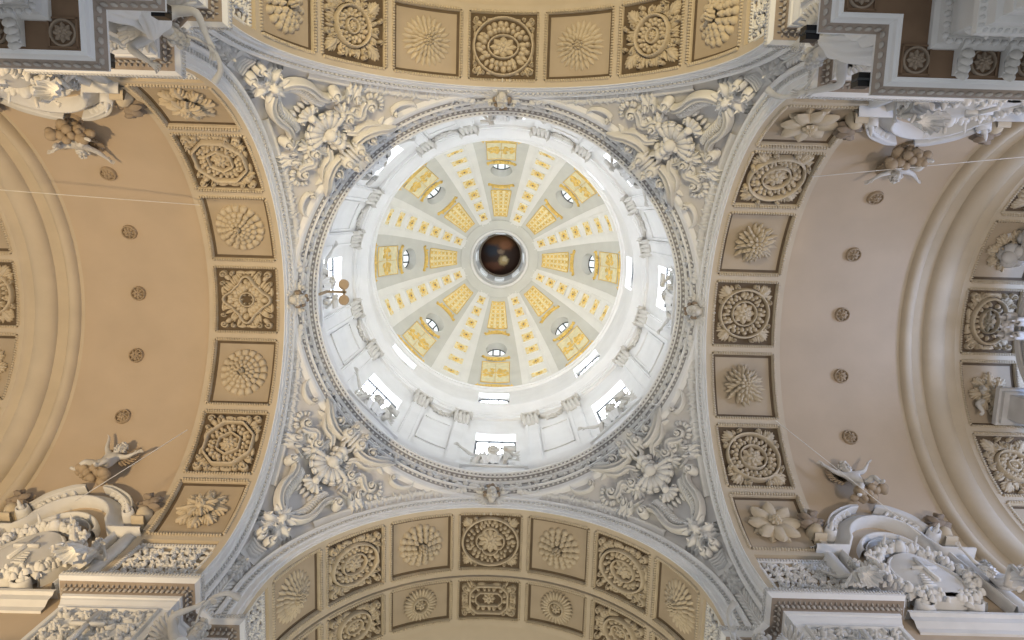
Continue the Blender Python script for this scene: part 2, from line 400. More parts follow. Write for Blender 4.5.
def ring_items(n, fn, a0=0):
    for i in range(n): fn(a0+2*PI*(i+.5)/n, i)
def _bd(R, z, rx, ry, rz, kind='blob'):
    def f(a, i):
        rb.push(R*math.cos(a), R*math.sin(a), z, a)
        if kind == 'blob': blob(rb, 0, 0, 0, rx, ry, -rz, t=S_LO)
        else: box(rb, -rx, rx, -ry, ry, -rz, rz)
        rb.pop()
    return f
ring_items(260, _bd(7.55, 28.36, .03, .05, .06, 'box')); ring_items(220, _bd(7.68, 28.2, .05, .07, .09)); ring_items(240, _bd(7.90, 27.38, .05, .06, .07))
struct(rb.build('trim_15', M['stucco']))
# drum wall with window openings, everything in 1/8 sectors
RD = 8.75
def cyl_patch(mb, a0, a1, z0, z1, R, na, nz=1, c=(0, 0), R1=None):
    R1 = R1 or R; V = []
    for i in range(na+1):
        a = a0+(a1-a0)*i/na
        for j in range(nz+1):
            t = j/nz; r = R+(R1-R)*t; V.append((c[0]+r*math.cos(a), c[1]+r*math.sin(a), z0+(z1-z0)*t))
    mb.add(V, grid_faces(na+1, nz+1))
WA = 1.12/RD                                     # half angle of a drum window
def reveal(mb, a0, a1, z0, z1, R0, R1, c=(0, 0)):
    for a in (a0, a1):
        mb.add([(c[0]+R*math.cos(a), c[1]+R*math.sin(a), z) for R in (R0, R1) for z in (z0, z1)], grid_faces(2, 2))
    n = 6
    for z in (z0, z1):
        mb.add([(c[0]+R*math.cos(a), c[1]+R*math.sin(a), z) for a in np.linspace(a0, a1, n) for R in (R0, R1)], grid_faces(n, 2))
DC = (-0.28, -0.15)
WZ0, WZ1 = 31.4, 37.9
S45 = PI/4
dw = MB()
for k in range(8):
    c = k*S45
    cyl_patch(dw, c-S45/2, c-WA, 28.6, 44.0, RD, 8, 1); cyl_patch(dw, c+WA, c+S45/2, 28.6, 44.0, RD, 8, 1)
    cyl_patch(dw, c-WA, c+WA, 28.6, WZ0, RD, 6); cyl_patch(dw, c-WA, c+WA, WZ1, 44.0, RD, 6)
    reveal(dw, c-WA, c+WA, WZ0, WZ1, RD, RD+.6)
struct(dw.build('wall_drum', M['white'], smooth=False))
# cornice of the drum and mouldings
dc = MB(); lathe(dc, [(8.75, 40.5), (8.60, 40.55), (8.60, 40.95), (8.54, 41.0), (8.54, 41.3), (8.50, 41.35), (8.50, 41.5), (8.42, 41.6), (8.32, 42.0), (8.20, 42.15), (8.18, 42.3), (8.18, 42.5), (8.3, 42.55), (8.75, 42.7)], 160)
struct(dc.build('trim_16', M['white'], autosm=.5))
# pedestal courses between the drum windows
for k in range(8):
    c = (k+.5)*S45; hw = S45/2-WA-.035
    pd = MB(); P = [(8.75, 28.7), (8.10, 28.75), (8.10, 29.2), (8.20, 29.3), (8.25, 29.35), (8.25, 30.7), (8.15, 30.8), (8.08, 31.0), (8.08, 31.25), (8.2, 31.35), (8.75, 31.4)]
    lathe(pd, P, 20, (0, 0), c-hw, c+hw)
    for a in (c-hw, c+hw):
        pd.add([(R*math.cos(a), R*math.sin(a), z) for R, z in P], [tuple(range(len(P)))])
    struct(pd.build('trim_17', M['white'], autosm=.5))
# attic of the dome with eight lunette windows, then the dome itself
LA = 1.05/8.75; LZ0, LZ1 = 44.3, 46.8
at = MB()
for k in range(8):
    c = k*S45
    cyl_patch(at, c-S45/2, c-LA, 42.6, 47.6, 8.78, 6, 1, DC); cyl_patch(at, c+LA, c+S45/2, 42.6, 47.6, 8.78, 6, 1, DC)
    cyl_patch(at, c-LA, c+LA, 42.6, LZ0, 8.78, 6, 1, DC); cyl_patch(at, c-LA, c+LA, LZ1, 47.6, 8.78, 6, 1, DC)
    reveal(at, c-LA, c+LA, LZ0, LZ1, 8.78, 9.5, DC)
struct(at.build('wall_attic', M['white'], smooth=False))
DZ0, DR0, DH = 47.6, 8.70, 10.78
def domeR(z): return DR0*math.sqrt(max(1-((z-DZ0)/DH)**2, 0))
def dome_pt(th, az, h=0):
    """th: 0 at the springing .. pi/2 at the pole"""
    n = np.stack([np.cos(th)/DR0*np.cos(az), np.cos(th)/DR0*np.sin(az), np.sin(th)/DH], -1); n /= np.linalg.norm(n, axis=-1)[..., None]
    p = np.stack([DR0*np.cos(th)*np.cos(az)+DC[0], DR0*np.cos(th)*np.sin(az)+DC[1], DZ0+DH*np.sin(th)], -1)
    return p - n*np.asarray(h)[..., None]
TH1 = math.acos(2.3/DR0)
THW = math.asin((54.0-DZ0)/DH)                   # oculus windows
RW = .84
# local sector coordinates: v = th, a = azimuth; the opening is a circle of RW metres
RWA = RW/domeR(54.0); dth = 1e-3
_d = dome_pt(np.array([THW, THW+dth]), np.array([0., 0.])); RWT = RW/(np.linalg.norm(_d[1]-_d[0])/dth)
NA, NT = 32, 40
def sector(mb, c):
    aw = RWA*1.5; na = 8; nt0 = 10; tw = RWT*1.5; npatch = 8
    def gp(a0, a1, t0, t1, na, nt):
        aa = np.linspace(a0, a1, na+1); tt = np.linspace(t0, t1, nt+1); AA, TT = np.meshgrid(aa, tt, indexing='ij')
        mb.add(dome_pt(TT.ravel(), c+AA.ravel(), 0*TT.ravel()), grid_faces(na+1, nt+1))
    h = S45/2
    gp(-h, -aw, 0, THW-tw, 6, nt0); gp(-aw, aw, 0, THW-tw, npatch, nt0); gp(aw, h, 0, THW-tw, 6, nt0)
    gp(-h, -aw, THW-tw, THW+tw, 6, npatch); gp(aw, h, THW-tw, THW+tw, 6, npatch)
    gp(-h, -aw, THW+tw, TH1, 6, nt0); gp(-aw, aw, THW+tw, TH1, npatch, nt0); gp(aw, h, THW+tw, TH1, 6, nt0)
    sq = []
    L = np.linspace(-1, 1, npatch+1)
    sq += [(x, -1) for x in L[:-1]] + [(1, y) for y in L[:-1]] + [(x, 1) for x in L[::-1][:-1]] + [(-1, y) for y in L[::-1][:-1]]
    n = len(sq); V = []
    for j in range(5):
        f = j/4
        for (x, y) in sq:
            a = math.atan2(y, x); u = (x*1.5*(1-f)+math.cos(a)*f, y*1.5*(1-f)+math.sin(a)*f); V.append((THW+u[1]*RWT, c+u[0]*RWA))
    V = np.array(V); F = [(j*n+i, j*n+(i+1) % n, (j+1)*n+(i+1) % n, (j+1)*n+i) for j in range(4) for i in range(n)]
    mb.add(dome_pt(V[:, 0], V[:, 1], 0*V[:, 0]), F)
    # the shaft runs out horizontally
    rim = dome_pt(V[4*n:, 0], V[4*n:, 1], 0*V[4*n:, 0]); d = np.array([math.cos(c), math.sin(c), 0.02])*.58
    mb.add(np.concatenate([rim, rim+d]), [(i, (i+1) % n, n+(i+1) % n, n+i) for i in range(n)])
    return rim+d
dm = MB(); rims = [sector(dm, k*S45) for k in range(8)]
struct(dm.build('ceiling_dome', M['domegrey'], autosm=.7))
# windows
def window(cx_, cy_, z0, z1, az, hw, R, bars_v, bars_h, shape='rect', sill=None, outline=None):
    """dark iron bars in front of a bright pane, local frame: y across, z up, x outwards"""
    root = bpy.data.objects.new('window_1', None); COL.objects.link(root); struct(root)
    mw = Matrix.Translation((cx_, cy_, 0)) @ RZ(az); root.matrix_world = mw
    pane = MB()
    if outline is None:
        pts = [(-hw, z0), (hw, z0), (hw, z1), (-hw, z1)]
        if shape == 'arch':
            pts = [(-hw, z0), (hw, z0)] + [(hw*math.cos(t), z1-.5+.5*math.sin(t)) for t in np.linspace(0, PI, 12)]
    else: pts = outline
    pane.add([(R+.06, y, z) for y, z in pts], [tuple(range(len(pts)))])
    o = pane.build('pane', M['sky'], smooth=False); o.parent = root
    fr = MB(); t = .05
    ys = [p[0] for p in pts]; zs = [p[1] for p in pts]
    n = len(pts)
    for i in range(n):
        a, b = np.array(pts[i]), np.array(pts[(i+1) % n]); L = np.linalg.norm(b-a)
        if L < 1e-6: continue
        d = (b-a)/L; nn = np.array([-d[1], d[0]])*t
        q = [a+nn-d*t, b+nn+d*t, b-nn+d*t, a-nn-d*t]
        fr.add([(R+x, p[0], p[1]) for x in (-.04, .05) for p in q], [(0, 1, 2, 3), (4, 5, 6, 7), (0, 1, 5, 4), (1, 2, 6, 5), (2, 3, 7, 6), (3, 0, 4, 7)])
    def clipz(y):
        zz = []
        for i in range(n):
            a, b = pts[i], pts[(i+1) % n]
            if (a[0]-y)*(b[0]-y) < 0: zz.append(a[1]+(b[1]-a[1])*(y-a[0])/(b[0]-a[0]))
        return (min(zz), max(zz)) if len(zz) > 1 else None
    def clipy(z):
        yy = []
        for i in range(n):
            a, b = pts[i], pts[(i+1) % n]
            if (a[1]-z)*(b[1]-z) < 0: yy.append(a[0]+(b[0]-a[0])*(z-a[1])/(b[1]-a[1]))
        return (min(yy), max(yy)) if len(yy) > 1 else None
    y0, y1_, zz0, zz1 = min(ys), max(ys), min(zs), max(zs)
    for i in range(1, bars_v+1):
        y = y0+(y1_-y0)*i/(bars_v+1); c = clipz(y+1e-4)
        if c: box(fr, R-.03, R+.03, y-.045, y+.045, c[0], c[1])
    for i in range(1, bars_h+1):
        z = zz0+(zz1-zz0)*i/(bars_h+1); c = clipy(z+1e-4)
        if c: box(fr, R-.025, R+.025, c[0], c[1], z-.04, z+.04)
    o = fr.build('window_frame', M['iron'], smooth=False); o.parent = root
    return root
for k in range(8):
    az = k*S45
    window(0, 0, WZ0, WZ1, az, 1.10, RD+.45, 2, 5)
    window(DC[0], DC[1], LZ0, LZ1, az, 1.0, 9.2, 2, 0, 'arch')
    # round window: the pane lies parallel to the dome surface at the end of its shaft
    R3 = rims[k]; ctr = R3.mean(0); ex = np.array([-math.sin(az), math.cos(az), 0]); nn = np.cross(ex, R3[np.argmax(R3[:, 2])]-ctr); nn /= np.linalg.norm(nn)
    ey = np.cross(nn, ex); root = bpy.data.objects.new('window_2', None); COL.objects.link(root); struct(root)
    root.matrix_world = Matrix(((ex[0], ey[0], nn[0], ctr[0]), (ex[1], ey[1], nn[1], ctr[1]), (ex[2], ey[2], nn[2], ctr[2]), (0, 0, 0, 1)))
    L2 = [((p-ctr) @ ex, (p-ctr) @ ey) for p in R3]; sg = 1 if nn[2] < 0 else -1
    pn = MB(); pn.add([(x, y, -.02*sg) for x, y in L2], [tuple(range(len(L2)))]); pn.build('pane', M['sky2'], root, smooth=False)
    fr = MB(); ry = max(y for x, y in L2); rx = max(x for x, y in L2)
    for x in (-rx*.33, rx*.33): h = ry*math.sqrt(1-(x/rx)**2); box(fr, x-.05, x+.05, -h, h, .0, .06*sg)
    for y in (-ry*.45, 0): h = rx*math.sqrt(1-(y/ry)**2); box(fr, -h, h, y-.05, y+.05, .0, .06*sg)
    P = np.array(L2)*.97; ribbon(fr, P, .08, .06*sg, 0, _SR, closed=True)
    fr.build('window_frame', M['iron'], root, smooth=False)
# lantern: grey ring, white ring, tube and the painting
ln = MB(); z1 = DZ0+DH*math.sin(TH1)
zr = lambda R: DZ0+DH*math.sqrt(1-(R/DR0)**2)
lathe(ln, [(3.22, zr(3.22)+.02), (3.20, zr(3.2)-.10), (3.1, zr(3.1)-.12), (2.45, zr(2.4)-.10)], 64, DC)
struct(ln.build('trim_18', M['domegrey'], autosm=.5))
ln = MB(); lathe(ln, [(2.45, zr(2.4)-.10), (2.42, zr(2.4)-.20), (2.25, zr(2.4)-.2), (2.22, zr(2.3)+.1), (2.22, 60.0), (2.12, 60.1), (2.12, 64.2), (2.02, 64.4), (2.02, 64.6)], 64, DC)
struct(ln.build('trim_19', M['white'], autosm=.5))
LC = (-.30, -.1)
ln = MB(); lathe(ln, [(2.1, 64.5), (1.85, 64.5), (1.85, 64.7)], 64, DC); struct(ln.build('trim_20', M['shade'], autosm=.5))
# dome ribs: a broad raised band between every two fields
for k in range(8):
    c = (k+.5)*S45; rb_ = MB(); hw = lambda R: .075*R+.0
    tt = np.linspace(.0, TH1-.09, 28); Wd = .155
    def strip(q0, q1, h0, h1, m):
        V = []; T_ = []
        for t in tt:
            for q, h in ((q0, 0), (q0, h0), (q1, h1), (q1, 0)):
                T_.append((t, c+q*Wd*1.0, h))
        T_ = np.array(T_); rb_.add(dome_pt(T_[:, 0], T_[:, 1], T_[:, 2]), grid_faces(len(tt), 4))
    strip(-1.05, 1.05, .03, .03, 0); strip(-.66, .66, .10, .10, 0); strip(-.66, -.58, .14, .14, 0); strip(.58, .66, .14, .14, 0)
    struct(rb_.build('trim_21', M['dome'], autosm=.5))
# ring moulding at the foot of the dome
lr = MB(); lathe(lr, [(8.78, 47.3), (8.62, 47.35), (8.60, 47.55), (8.52, 47.6), (8.52, 47.75), (8.66, 47.9)], 128, DC); struct(lr.build('trim_22', M['white'], autosm=.5))

# ------------------------------------------------------------------ coffers of the arches
PS, PX = 2.52, 2.38                              # panel length along the arch and width
def shape_fn(kind, R, Ry=None):
    Ry = Ry or R
    if kind == 'circle': return lambda a: R
    if kind == 'oval': return lambda a: 1/math.sqrt((math.cos(a)/R)**2+(math.sin(a)/Ry)**2)
    if kind == 'octagon': return lambda a: R*math.cos(PI/8)/math.cos(((a+PI/8) % (PI/4))-PI/8)
    if kind == 'hexagon': return lambda a: R*math.cos(PI/6)/math.cos(((a+PI/6) % (PI/3))-PI/6)
    if kind == 'quatre': return lambda a: R*(.80+.22*abs(math.cos(2*a))**.6)
    if kind == 'lobed': return lambda a: R*(.86+.16*math.cos(4*a)+.05*math.cos(8*a))
    if kind == 'oblong': return lambda a: min(R/max(abs(math.cos(a)), 1e-3), Ry/max(abs(math.sin(a)), 1e-3), (R+Ry)*.80/(abs(math.cos(a))+abs(math.sin(a))))
def ring_band(mb, f, w, h, z0=0, n=56, beaded=0):
    P = np.array(ringpts(f, n)); ribbon(mb, P, w, h, z0, _SR, closed=True)
    if beaded:
        for x, y in ringpts(f, beaded): blob(mb, x, y, z0+h*.8, w*.32, w*.32, w*.4, t=S_LO)
def flower(mb, R, n=8, rows=2, H=.10, z0=0, blunt=.6, wk=1.0):
    for r in range(rows):
        k = 1-r*.38
        for i in range(n): leaf(mb, 0, 0, 2*PI*(i+.5*(r % 2))/n, R*k, 2*PI*R*k/n*.80*wk, H, z0+r*H*.55, lift=.02, blunt=blunt, n=4)
    blob(mb, 0, 0, z0+rows*H*.5, R*.18, R*.18, H*.9)
def wreath(mb, f0, f1, n, size, H, z0=0, rows=2, seed=1):
    rn = random.Random(seed)
    for r in range(rows):
        for i in range(n):
            a = 2*PI*(i+.5*r)/n+rn.uniform(-.04, .04); q = (r+.5)/rows; q = .12+.76*q; R = f0(a)*(1-q)+f1(a)*q
            s = size*rn.uniform(.8, 1.15)
            if rn.random() < .7: blob(mb, R*math.cos(a), R*math.sin(a), z0, s, s*.85, H*rn.uniform(.8, 1.2), a, t=S_LO if size < .09 else S_MD)
            else: leaf(mb, R*math.cos(a)-s*math.cos(a), R*math.sin(a)-s*math.sin(a), a+rn.uniform(-.6, .6), s*2.3, s*1.5, H, z0, n=3)
def corner_scrolls(mbs, hx, hy, k=1.0, H=.13, style=0):
    for sx in (-1, 1):
        for sy in (-1, 1):
            mb = mbs[(sx+1)+(sy+1)//2]
            A_, t = mb.T[-1]; mb.T.append((A_ @ np.diag([sx, sy, 1.0]), t))
            if style == 0:
                volute(mb, hx-.20*k, hy-.20*k, .18*k, PI, 1.3, -1, h=H); volute(mb, hx-.56*k, hy-.15*k, .13*k, -PI/2, 1.2, 1, h=H*.9); volute(mb, hx-.15*k, hy-.56*k, .13*k, PI, 1.2, -1, h=H*.9)
                leaf(mb, hx-.42*k, hy-.42*k, PI/4, .3*k, .2*k, H, 0)
                leaf(mb, hx-.7*k, hy-.12, PI, .34*k, .13*k, H*.8, 0); leaf(mb, hx-.12, hy-.7*k, -PI/2, .34*k, .13*k, H*.8, 0)
            else:
                acanthus(mb, hx-.52*k, hy-.52*k, PI/4, .55*k, .42*k, H, 0)
                volute(mb, hx-.72*k, hy-.13*k, .12*k, 0, 1.2, 1, h=H); volute(mb, hx-.13*k, hy-.72*k, .12*k, PI/2, 1.2, -1, h=H)
            mb.T.pop()
def edge_fill(mb, hx, hy, f, H=.09, seed=3):
    rn = random.Random(seed)
    for i in range(64):
        a = 2*PI*i/64; m = min(hx/max(abs(math.cos(a)), 1e-6), hy/max(abs(math.sin(a)), 1e-6))-.07; r = f(a)+.08
        if m-r > .10:
            leaf(mb, r*math.cos(a), r*math.sin(a), a+rn.uniform(-.5, .5), min(m-r, .34), .12, H, 0, n=3)
def frame_mesh(hx, hy, H=.13):
    """bead and leaf moulding that lines the inside of a coffer"""
    mb = MB()
    for (x0, y0, x1, y1) in ((-hx, -hy, hx, -hy), (hx, -hy, hx, hy), (hx, hy, -hx, hy), (-hx, hy, -hx, -hy)):
        L = math.hypot(x1-x0, y1-y0); n = int(L/.092); a = math.atan2(y1-y0, x1-x0)
        ribbon(mb, [(x0+(x1-x0)*t, y0+(y1-y0)*t) for t in np.linspace(0, 1, 12)], .05, .075, 0, _SR)
        for i in range(n):
            t = (i+.5)/n; x = x0+(x1-x0)*t+math.sin(a)*.045; y = y0+(y1-y0)*t-math.cos(a)*.045
            mb.push(x, y, 0, a); box(mb, -.026, .026, -.045, .045, 0, .115); mb.pop()
    return mb
HX, HY = PX/2-.13, PS/2-.10
def ornate(kind, seed=1, hx=HX, hy=HY):
    """-> dict of part name to mesh builder"""
    m = min(hx, hy); D = {}
    o, i_, c, q = MB(), MB(), MB(), MB()
    if kind == 'octagon': f, g, bd = shape_fn('octagon', m*.86), shape_fn('hexagon', m*.42), 0
    elif kind == 'circle': f, g, bd = shape_fn('circle', m*.88), shape_fn('circle', m*.44), 0
    elif kind == 'big_circle': f, g, bd = shape_fn('oval', hx*.95, hy*.93), shape_fn('oval', m*.38, m*.52), 60
    elif kind == 'bubble': f, g, bd = shape_fn('circle', m*.62), shape_fn('circle', m*.22), 40
    elif kind == 'oval': f, g, bd = shape_fn('oval', m*.70, m*.92), shape_fn('oval', m*.36, m*.48), 0
    elif kind == 'quatre': f, g, bd = shape_fn('oval', hx*.93, hy*.97), shape_fn('quatre', m*.52), 0
    elif kind == 'lobed': f, g, bd = shape_fn('lobed', m*.80), shape_fn('circle', m*.25), 0
    elif kind == 'oblong': f, g, bd = shape_fn('oblong', hx*.78, hy*.66), shape_fn('oblong', hx*.38, hy*.46), 0
    ring_band(o, f, .11, .15, beaded=bd); ring_band(i_, g, .08, .13, beaded=0)
    G = lambda a: g(a)+.06; Fq = lambda a: f(a)-.07
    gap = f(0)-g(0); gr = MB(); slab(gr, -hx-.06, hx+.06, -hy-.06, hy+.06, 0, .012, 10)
    rows = 2 if gap > .35 else 1
    wreath(q, G, Fq, int(2*PI*(f(0)+g(0))/2/ (.17 if kind in ('octagon', 'bubble') else .19)), max(.10, min(.15, gap*.22)), .12, 0, rows, seed)
    gi = min(g(0), g(PI/2))
    if kind == 'lobed':
        for r, n_, s in ((.30, 10, .06), (.16, 6, .05)):
            for x, y in ringpts(lambda a: r*m*1.1, n_): blob(c, x, y, 0, s, s, .11)
        for x, y in ringpts(lambda a: m*.52, 16): leaf(c, x, y, math.atan2(y, x), .22, .14, .12, 0)
    elif kind == 'oval' or kind == 'big_circle': c.T[-1] = (np.diag([1, 1.3, 1.0]), np.zeros(3)); flower(c, gi*.95, 8, 2, .08)
    else: flower(c, gi*.95, 8 if kind != 'quatre' else 10, 2, .09)
    s4_ = [MB() for _ in range(4)]; s = MB(); corner_scrolls(s4_, hx, hy, 1.0 if kind not in ('big_circle', 'quatre') else .8, .13, 1 if kind in ('circle', 'quatre', 'bubble') else 0)
    edge_fill(s, hx, hy, f, seed=seed)
    if kind == 'bubble':
        for i in range(12):
            a = 2*PI*i/12; volute(s, m*.83*math.cos(a), m*.83*math.sin(a), .12, a, 1.2, 1 if i % 2 else -1, h=.12)
    return {'outer_ring': o, 'wreath': q, 'inner_ring': i_, 'flower': c, 'corner_scroll': s4_, 'border_leaves': s, 'ground': gr}
def rosette(kind):
    """-> dict: petals and centre"""
    p, c = MB(), MB()
    if kind == 'tile':                                  # concentric rows of flat square petals
        for r0, r1, n, h in ((.86, .60, 18, .09), (.62, .42, 16, .15), (.44, .27, 14, .20), (.29, .15, 10, .24)):
            for i in range(n):
                a = 2*PI*i/n+r0; w = 2*PI*(r0+r1)/2/n*.94; L = r0-r1+.03
                p.push((r1)*math.cos(a), r1*math.sin(a), h-.09, a)
                V = []; 
                for t, ww, hh in ((0, .86, .05), (.15, .92, .09), (.8, 1.08, .10), (.95, 1.0, .07), (1, .8, 0)):
                    for qy, qh in ((-1, -.09), (-.9, .7), (0, 1), (.9, .7), (1, -.09)): V.append((L*t, qy*w*ww/2, hh*qh if qh > 0 else qh))
                p.add(V, grid_faces(5, 5)); p.pop()
        volute(c, 0, 0, .15, 0, 1.5, 1, w=.06, h=.12, z0=.2)
        blob(p, 0, 0, 0, .4, .4, .16)
    elif kind == 'sun':                                 # sunflower with thin pointed petals
        for R, n, r0, h, z in ((.90, 24, .46, .09, 0), (.62, 20, .30, .09, .06), (.44, 14, .18, .09, .11)):
            for i in range(n):
                a = 2*PI*(i+.5)/n; leaf(p, r0*math.cos(a), r0*math.sin(a), a, R-r0, 2*PI*(R+r0)/2/n*.98, h, z, lift=-.02, n=5, blunt=.45)
        for r, n_ in ((.17, 9), (.08, 5)):
            for x, y in ringpts(lambda a: r, n_): blob(c, x, y, .16, .05, .05, .10)
        blob(c, 0, 0, .1, .24, .24, .10)
    elif kind == 'bush':                                # thick bunch of narrow leaves
        rn = random.Random(5)
        for R, n, z in ((.84, 16, 0), (.74, 18, .06), (.60, 15, .14), (.44, 12, .21), (.28, 8, .27)):
            for i in range(n):
                a = 2*PI*(i+.5*rn.random())/n; leaf(p, R*.35*math.cos(a), R*.35*math.sin(a), a+rn.uniform(-.15, .15), R*.65*rn.uniform(.85, 1.1), .17, .11, z, lift=.06, n=4)
        for x, y in ringpts(lambda a: .07, 5): blob(c, x, y, .33, .055)
        blob(c, 0, 0, .15, .25, .25, .18)
    elif kind == 'bubble':                              # rounded petals in rings
        for R, n, s, z in ((.74, 17, .15, 0), (.52, 13, .14, .05), (.32, 9, .12, .10)):
            for i in range(n):
                a = 2*PI*(i+.3)/n; blob(p, R*math.cos(a), R*math.sin(a), z, s, s*.95, .09, a)
                blob(p, R*.86*math.cos(a), R*.86*math.sin(a), z, s*.8, s*.7, .11, a)
        for x, y in ringpts(lambda a: .12, 6): blob(c, x, y, .2, .07, .07, .13)
        blob(c, 0, 0, .2, .08, .08, .17)
    elif kind == 'lotus':                               # eight broad petals with ribbed faces
        for i in range(8):
            a = 2*PI*i/8; leaf(p, .1*math.cos(a), .1*math.sin(a), a, .80, .50, .15, .05, lift=.04, vein=.5, n=7, blunt=.55)
            leaf(p, .2*math.cos(a+PI/8), .2*math.sin(a+PI/8), a+PI/8, .62, .34, .10, 0, n=5)
        flower(c, .24, 8, 2, .10, .14)
    elif kind == 'acanthus':
        for i in range(8):
            a = 2*PI*i/8; acanthus(p, .22*math.cos(a), .22*math.sin(a), a, .64, .40, .15, .0, lift=.03)
        for i in range(8):
            a = 2*PI*(i+.5)/8; acanthus(p, .1*math.cos(a), .1*math.sin(a), a, .46, .26, .14, .12, lift=.04, k=2)
        for x, y in ringpts(lambda a: .09, 6): blob(c, x, y, .26, .055)
        blob(c, 0, 0, .1, .22, .22, .2)
    elif kind == 'small_sun':
        for i in range(26):
            a = 2*PI*i/26; leaf(p, .28*math.cos(a), .28*math.sin(a), a, .42, .13, .10, .03, blunt=.45, n=4)
        ring_band(c, lambda a: .30, .10, .17, n=24, beaded=16); flower(c, .22, 7, 2, .1, .05)
    return {'petals': p, 'centre': c}
def foliage_panel(hx, hy, seed=2, n=12, k=1.0, H=.13):
    """rambling acanthus scrolls filling a rectangle"""
    rn = random.Random(seed); mb = MB()
    nx = max(2, int(2*hx/.46/k)); ny = max(2, int(2*hy/.46/k))
    for i in range(nx):
        for j in range(ny):
            x = -hx+2*hx*(i+.5)/nx+rn.uniform(-.05, .05); y = -hy+2*hy*(j+.5)/ny+rn.uniform(-.05, .05); r = .17*k
            q = 1 if (i+j) % 2 else -1; a = rn.uniform(0, 2*PI)
            if rn.random() < .6: volute(mb, x, y, r, a, 1.3, q, h=H)
            else:
                for t in range(6): leaf(mb, x, y, a+t*PI/3, r*1.1, r*.75, H, .02, n=3)
                blob(mb, x, y, .05, r*.3, r*.3, H)
            for t in range(4):
                aa = a+t*PI/2+.4; leaf(mb, x+r*math.cos(aa), y+r*math.sin(aa), aa+q*.8, .26*k, .13*k, H*.85, 0, n=3)
            for t in range(3):
                bx, by = x+rn.uniform(-.23, .23)*k, y+rn.uniform(-.23, .23)*k
                if abs(bx) < hx and abs(by) < hy: blob(mb, bx, by, 0, .05, .05, H*.9, t=S_LO)
    return mb
_cache = {}
XE = [1.19]
HK = 1.75                                        # the stucco stands out boldly
def panel_object(key, builders, name, m_frame, m_orn, r, frame_key=None, cat='coffer'):
    """prototype thing at the crown of an arch of radius r; builders: part -> MB in flat (x, s, h)"""
    root = bpy.data.objects.new(name, None); COL.objects.link(root); root.empty_display_size = .3
    base = -.14
    def curved(mb, nm, m):
        V = np.concatenate(mb.V).copy(); V[:, 2] *= HK; ph = V[:, 1]/r; rr = r-base-V[:, 2]
        W = np.stack([V[:, 0], rr*np.sin(ph), rr*np.cos(ph)-r], 1)
        me = bpy.data.meshes.new(nm); me.from_pydata(W.tolist(), [], mb.F); me.materials.append(m)
        me.polygons.foreach_set('use_smooth', [True]*len(me.polygons))
        o = bpy.data.objects.new(nm, me); COL.objects.link(o); o.parent = root; return o
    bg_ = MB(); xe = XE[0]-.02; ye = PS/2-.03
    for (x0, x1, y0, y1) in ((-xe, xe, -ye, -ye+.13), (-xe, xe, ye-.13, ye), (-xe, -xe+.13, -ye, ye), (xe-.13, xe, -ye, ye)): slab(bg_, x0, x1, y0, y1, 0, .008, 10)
    curved(bg_, 'border_shade', M['umber'])  # dark strip round each coffer paints in its recess shade
    for nm, mb in builders.items():
        if isinstance(mb, list):
            for q in mb: curved(q, nm, m_orn)
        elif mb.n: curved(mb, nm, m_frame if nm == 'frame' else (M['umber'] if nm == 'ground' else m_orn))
    return root
def place_panel(root, k, xc, idx, r=RA, pitch=SP, s=None):
    s = idx*pitch if s is None else s; ph = max(-PI/2, min(PI/2, s/r)); over = max(0, abs(s)-r*PI/2)
    return RZ(k*PI/2) @ Matrix.Translation((xc, r*math.sin(ph), ZC+r*math.cos(ph)-over)) @ Matrix.Rotation(-ph, 4, 'X')
ARCH = {0: 'the arch by the blue-lit altar', 1: 'the double-coffered arch', 2: 'the arch of the orange-tan vault', 3: 'the golden-lit arch'}
# side an index points to: sin(ph)>0 in the arm's own frame
SIDE = {0: ('the double-coffered arch', 'the golden-lit arch'), 1: ('the orange-tan vault', 'the blue-lit altar'), 2: ('the golden-lit arch', 'the double-coffered arch'), 3: ('the blue-lit altar', 'the orange-tan vault')}
TW = {0: ('photo bottom', 'photo top'), 1: ('photo left', 'photo right'), 2: ('photo top', 'photo bottom'), 3: ('photo right', 'photo left')}
XC = (8.17+.24+BAND-.24)/2
ORN = {0: ('circle', 'circle'), 1: ('quatre', 'oval'), 2: ('lobed', 'octagon'), 3: ('big_circle', 'bubble')}
ROS = {0: ('bush', 'lotus'), 1: ('bubble', 'sun'), 2: ('tile', 'acanthus'), 3: ('sun', 'bubble')}
DESC = {'circle': 'ringed wreath coffer', 'quatre': 'four-lobed flower coffer', 'oval': 'oval wreath coffer', 'lobed': 'lobed ring coffer',
        'octagon': 'octagonal wreath coffer', 'big_circle': 'fruit ring coffer', 'bubble': 'berry boss coffer', 'oblong': 'long wreath coffer',
        'bush': 'bushy rosette', 'lotus': 'lotus rosette', 'tile': 'flat-petal rosette', 'sun': 'sunflower rosette', 'acanthus': 'acanthus rosette', 'small_sun': 'ray rosette'}
fm = frame_mesh(PX/2-.03, PS/2-.04)
def mats(k): return (M['beige2'], M['beige2'])
def proto(kind, orn, xw=PX/2, r=RA):
    key = (kind, orn, xw, r)
    if key not in _cache:
        XE[0] = xw; hx = xw-.13; B = {'frame': fm if xw == PX/2 else frame_mesh(xw-.03, PS/2-.04)}
        B.update(ornate(kind, len(_cache)+1, hx, HY) if orn else rosette(kind))
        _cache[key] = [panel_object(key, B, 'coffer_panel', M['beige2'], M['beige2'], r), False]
    e = _cache[key]
    if not e[1]: e[1] = True; return e[0]
    return dup(e[0])
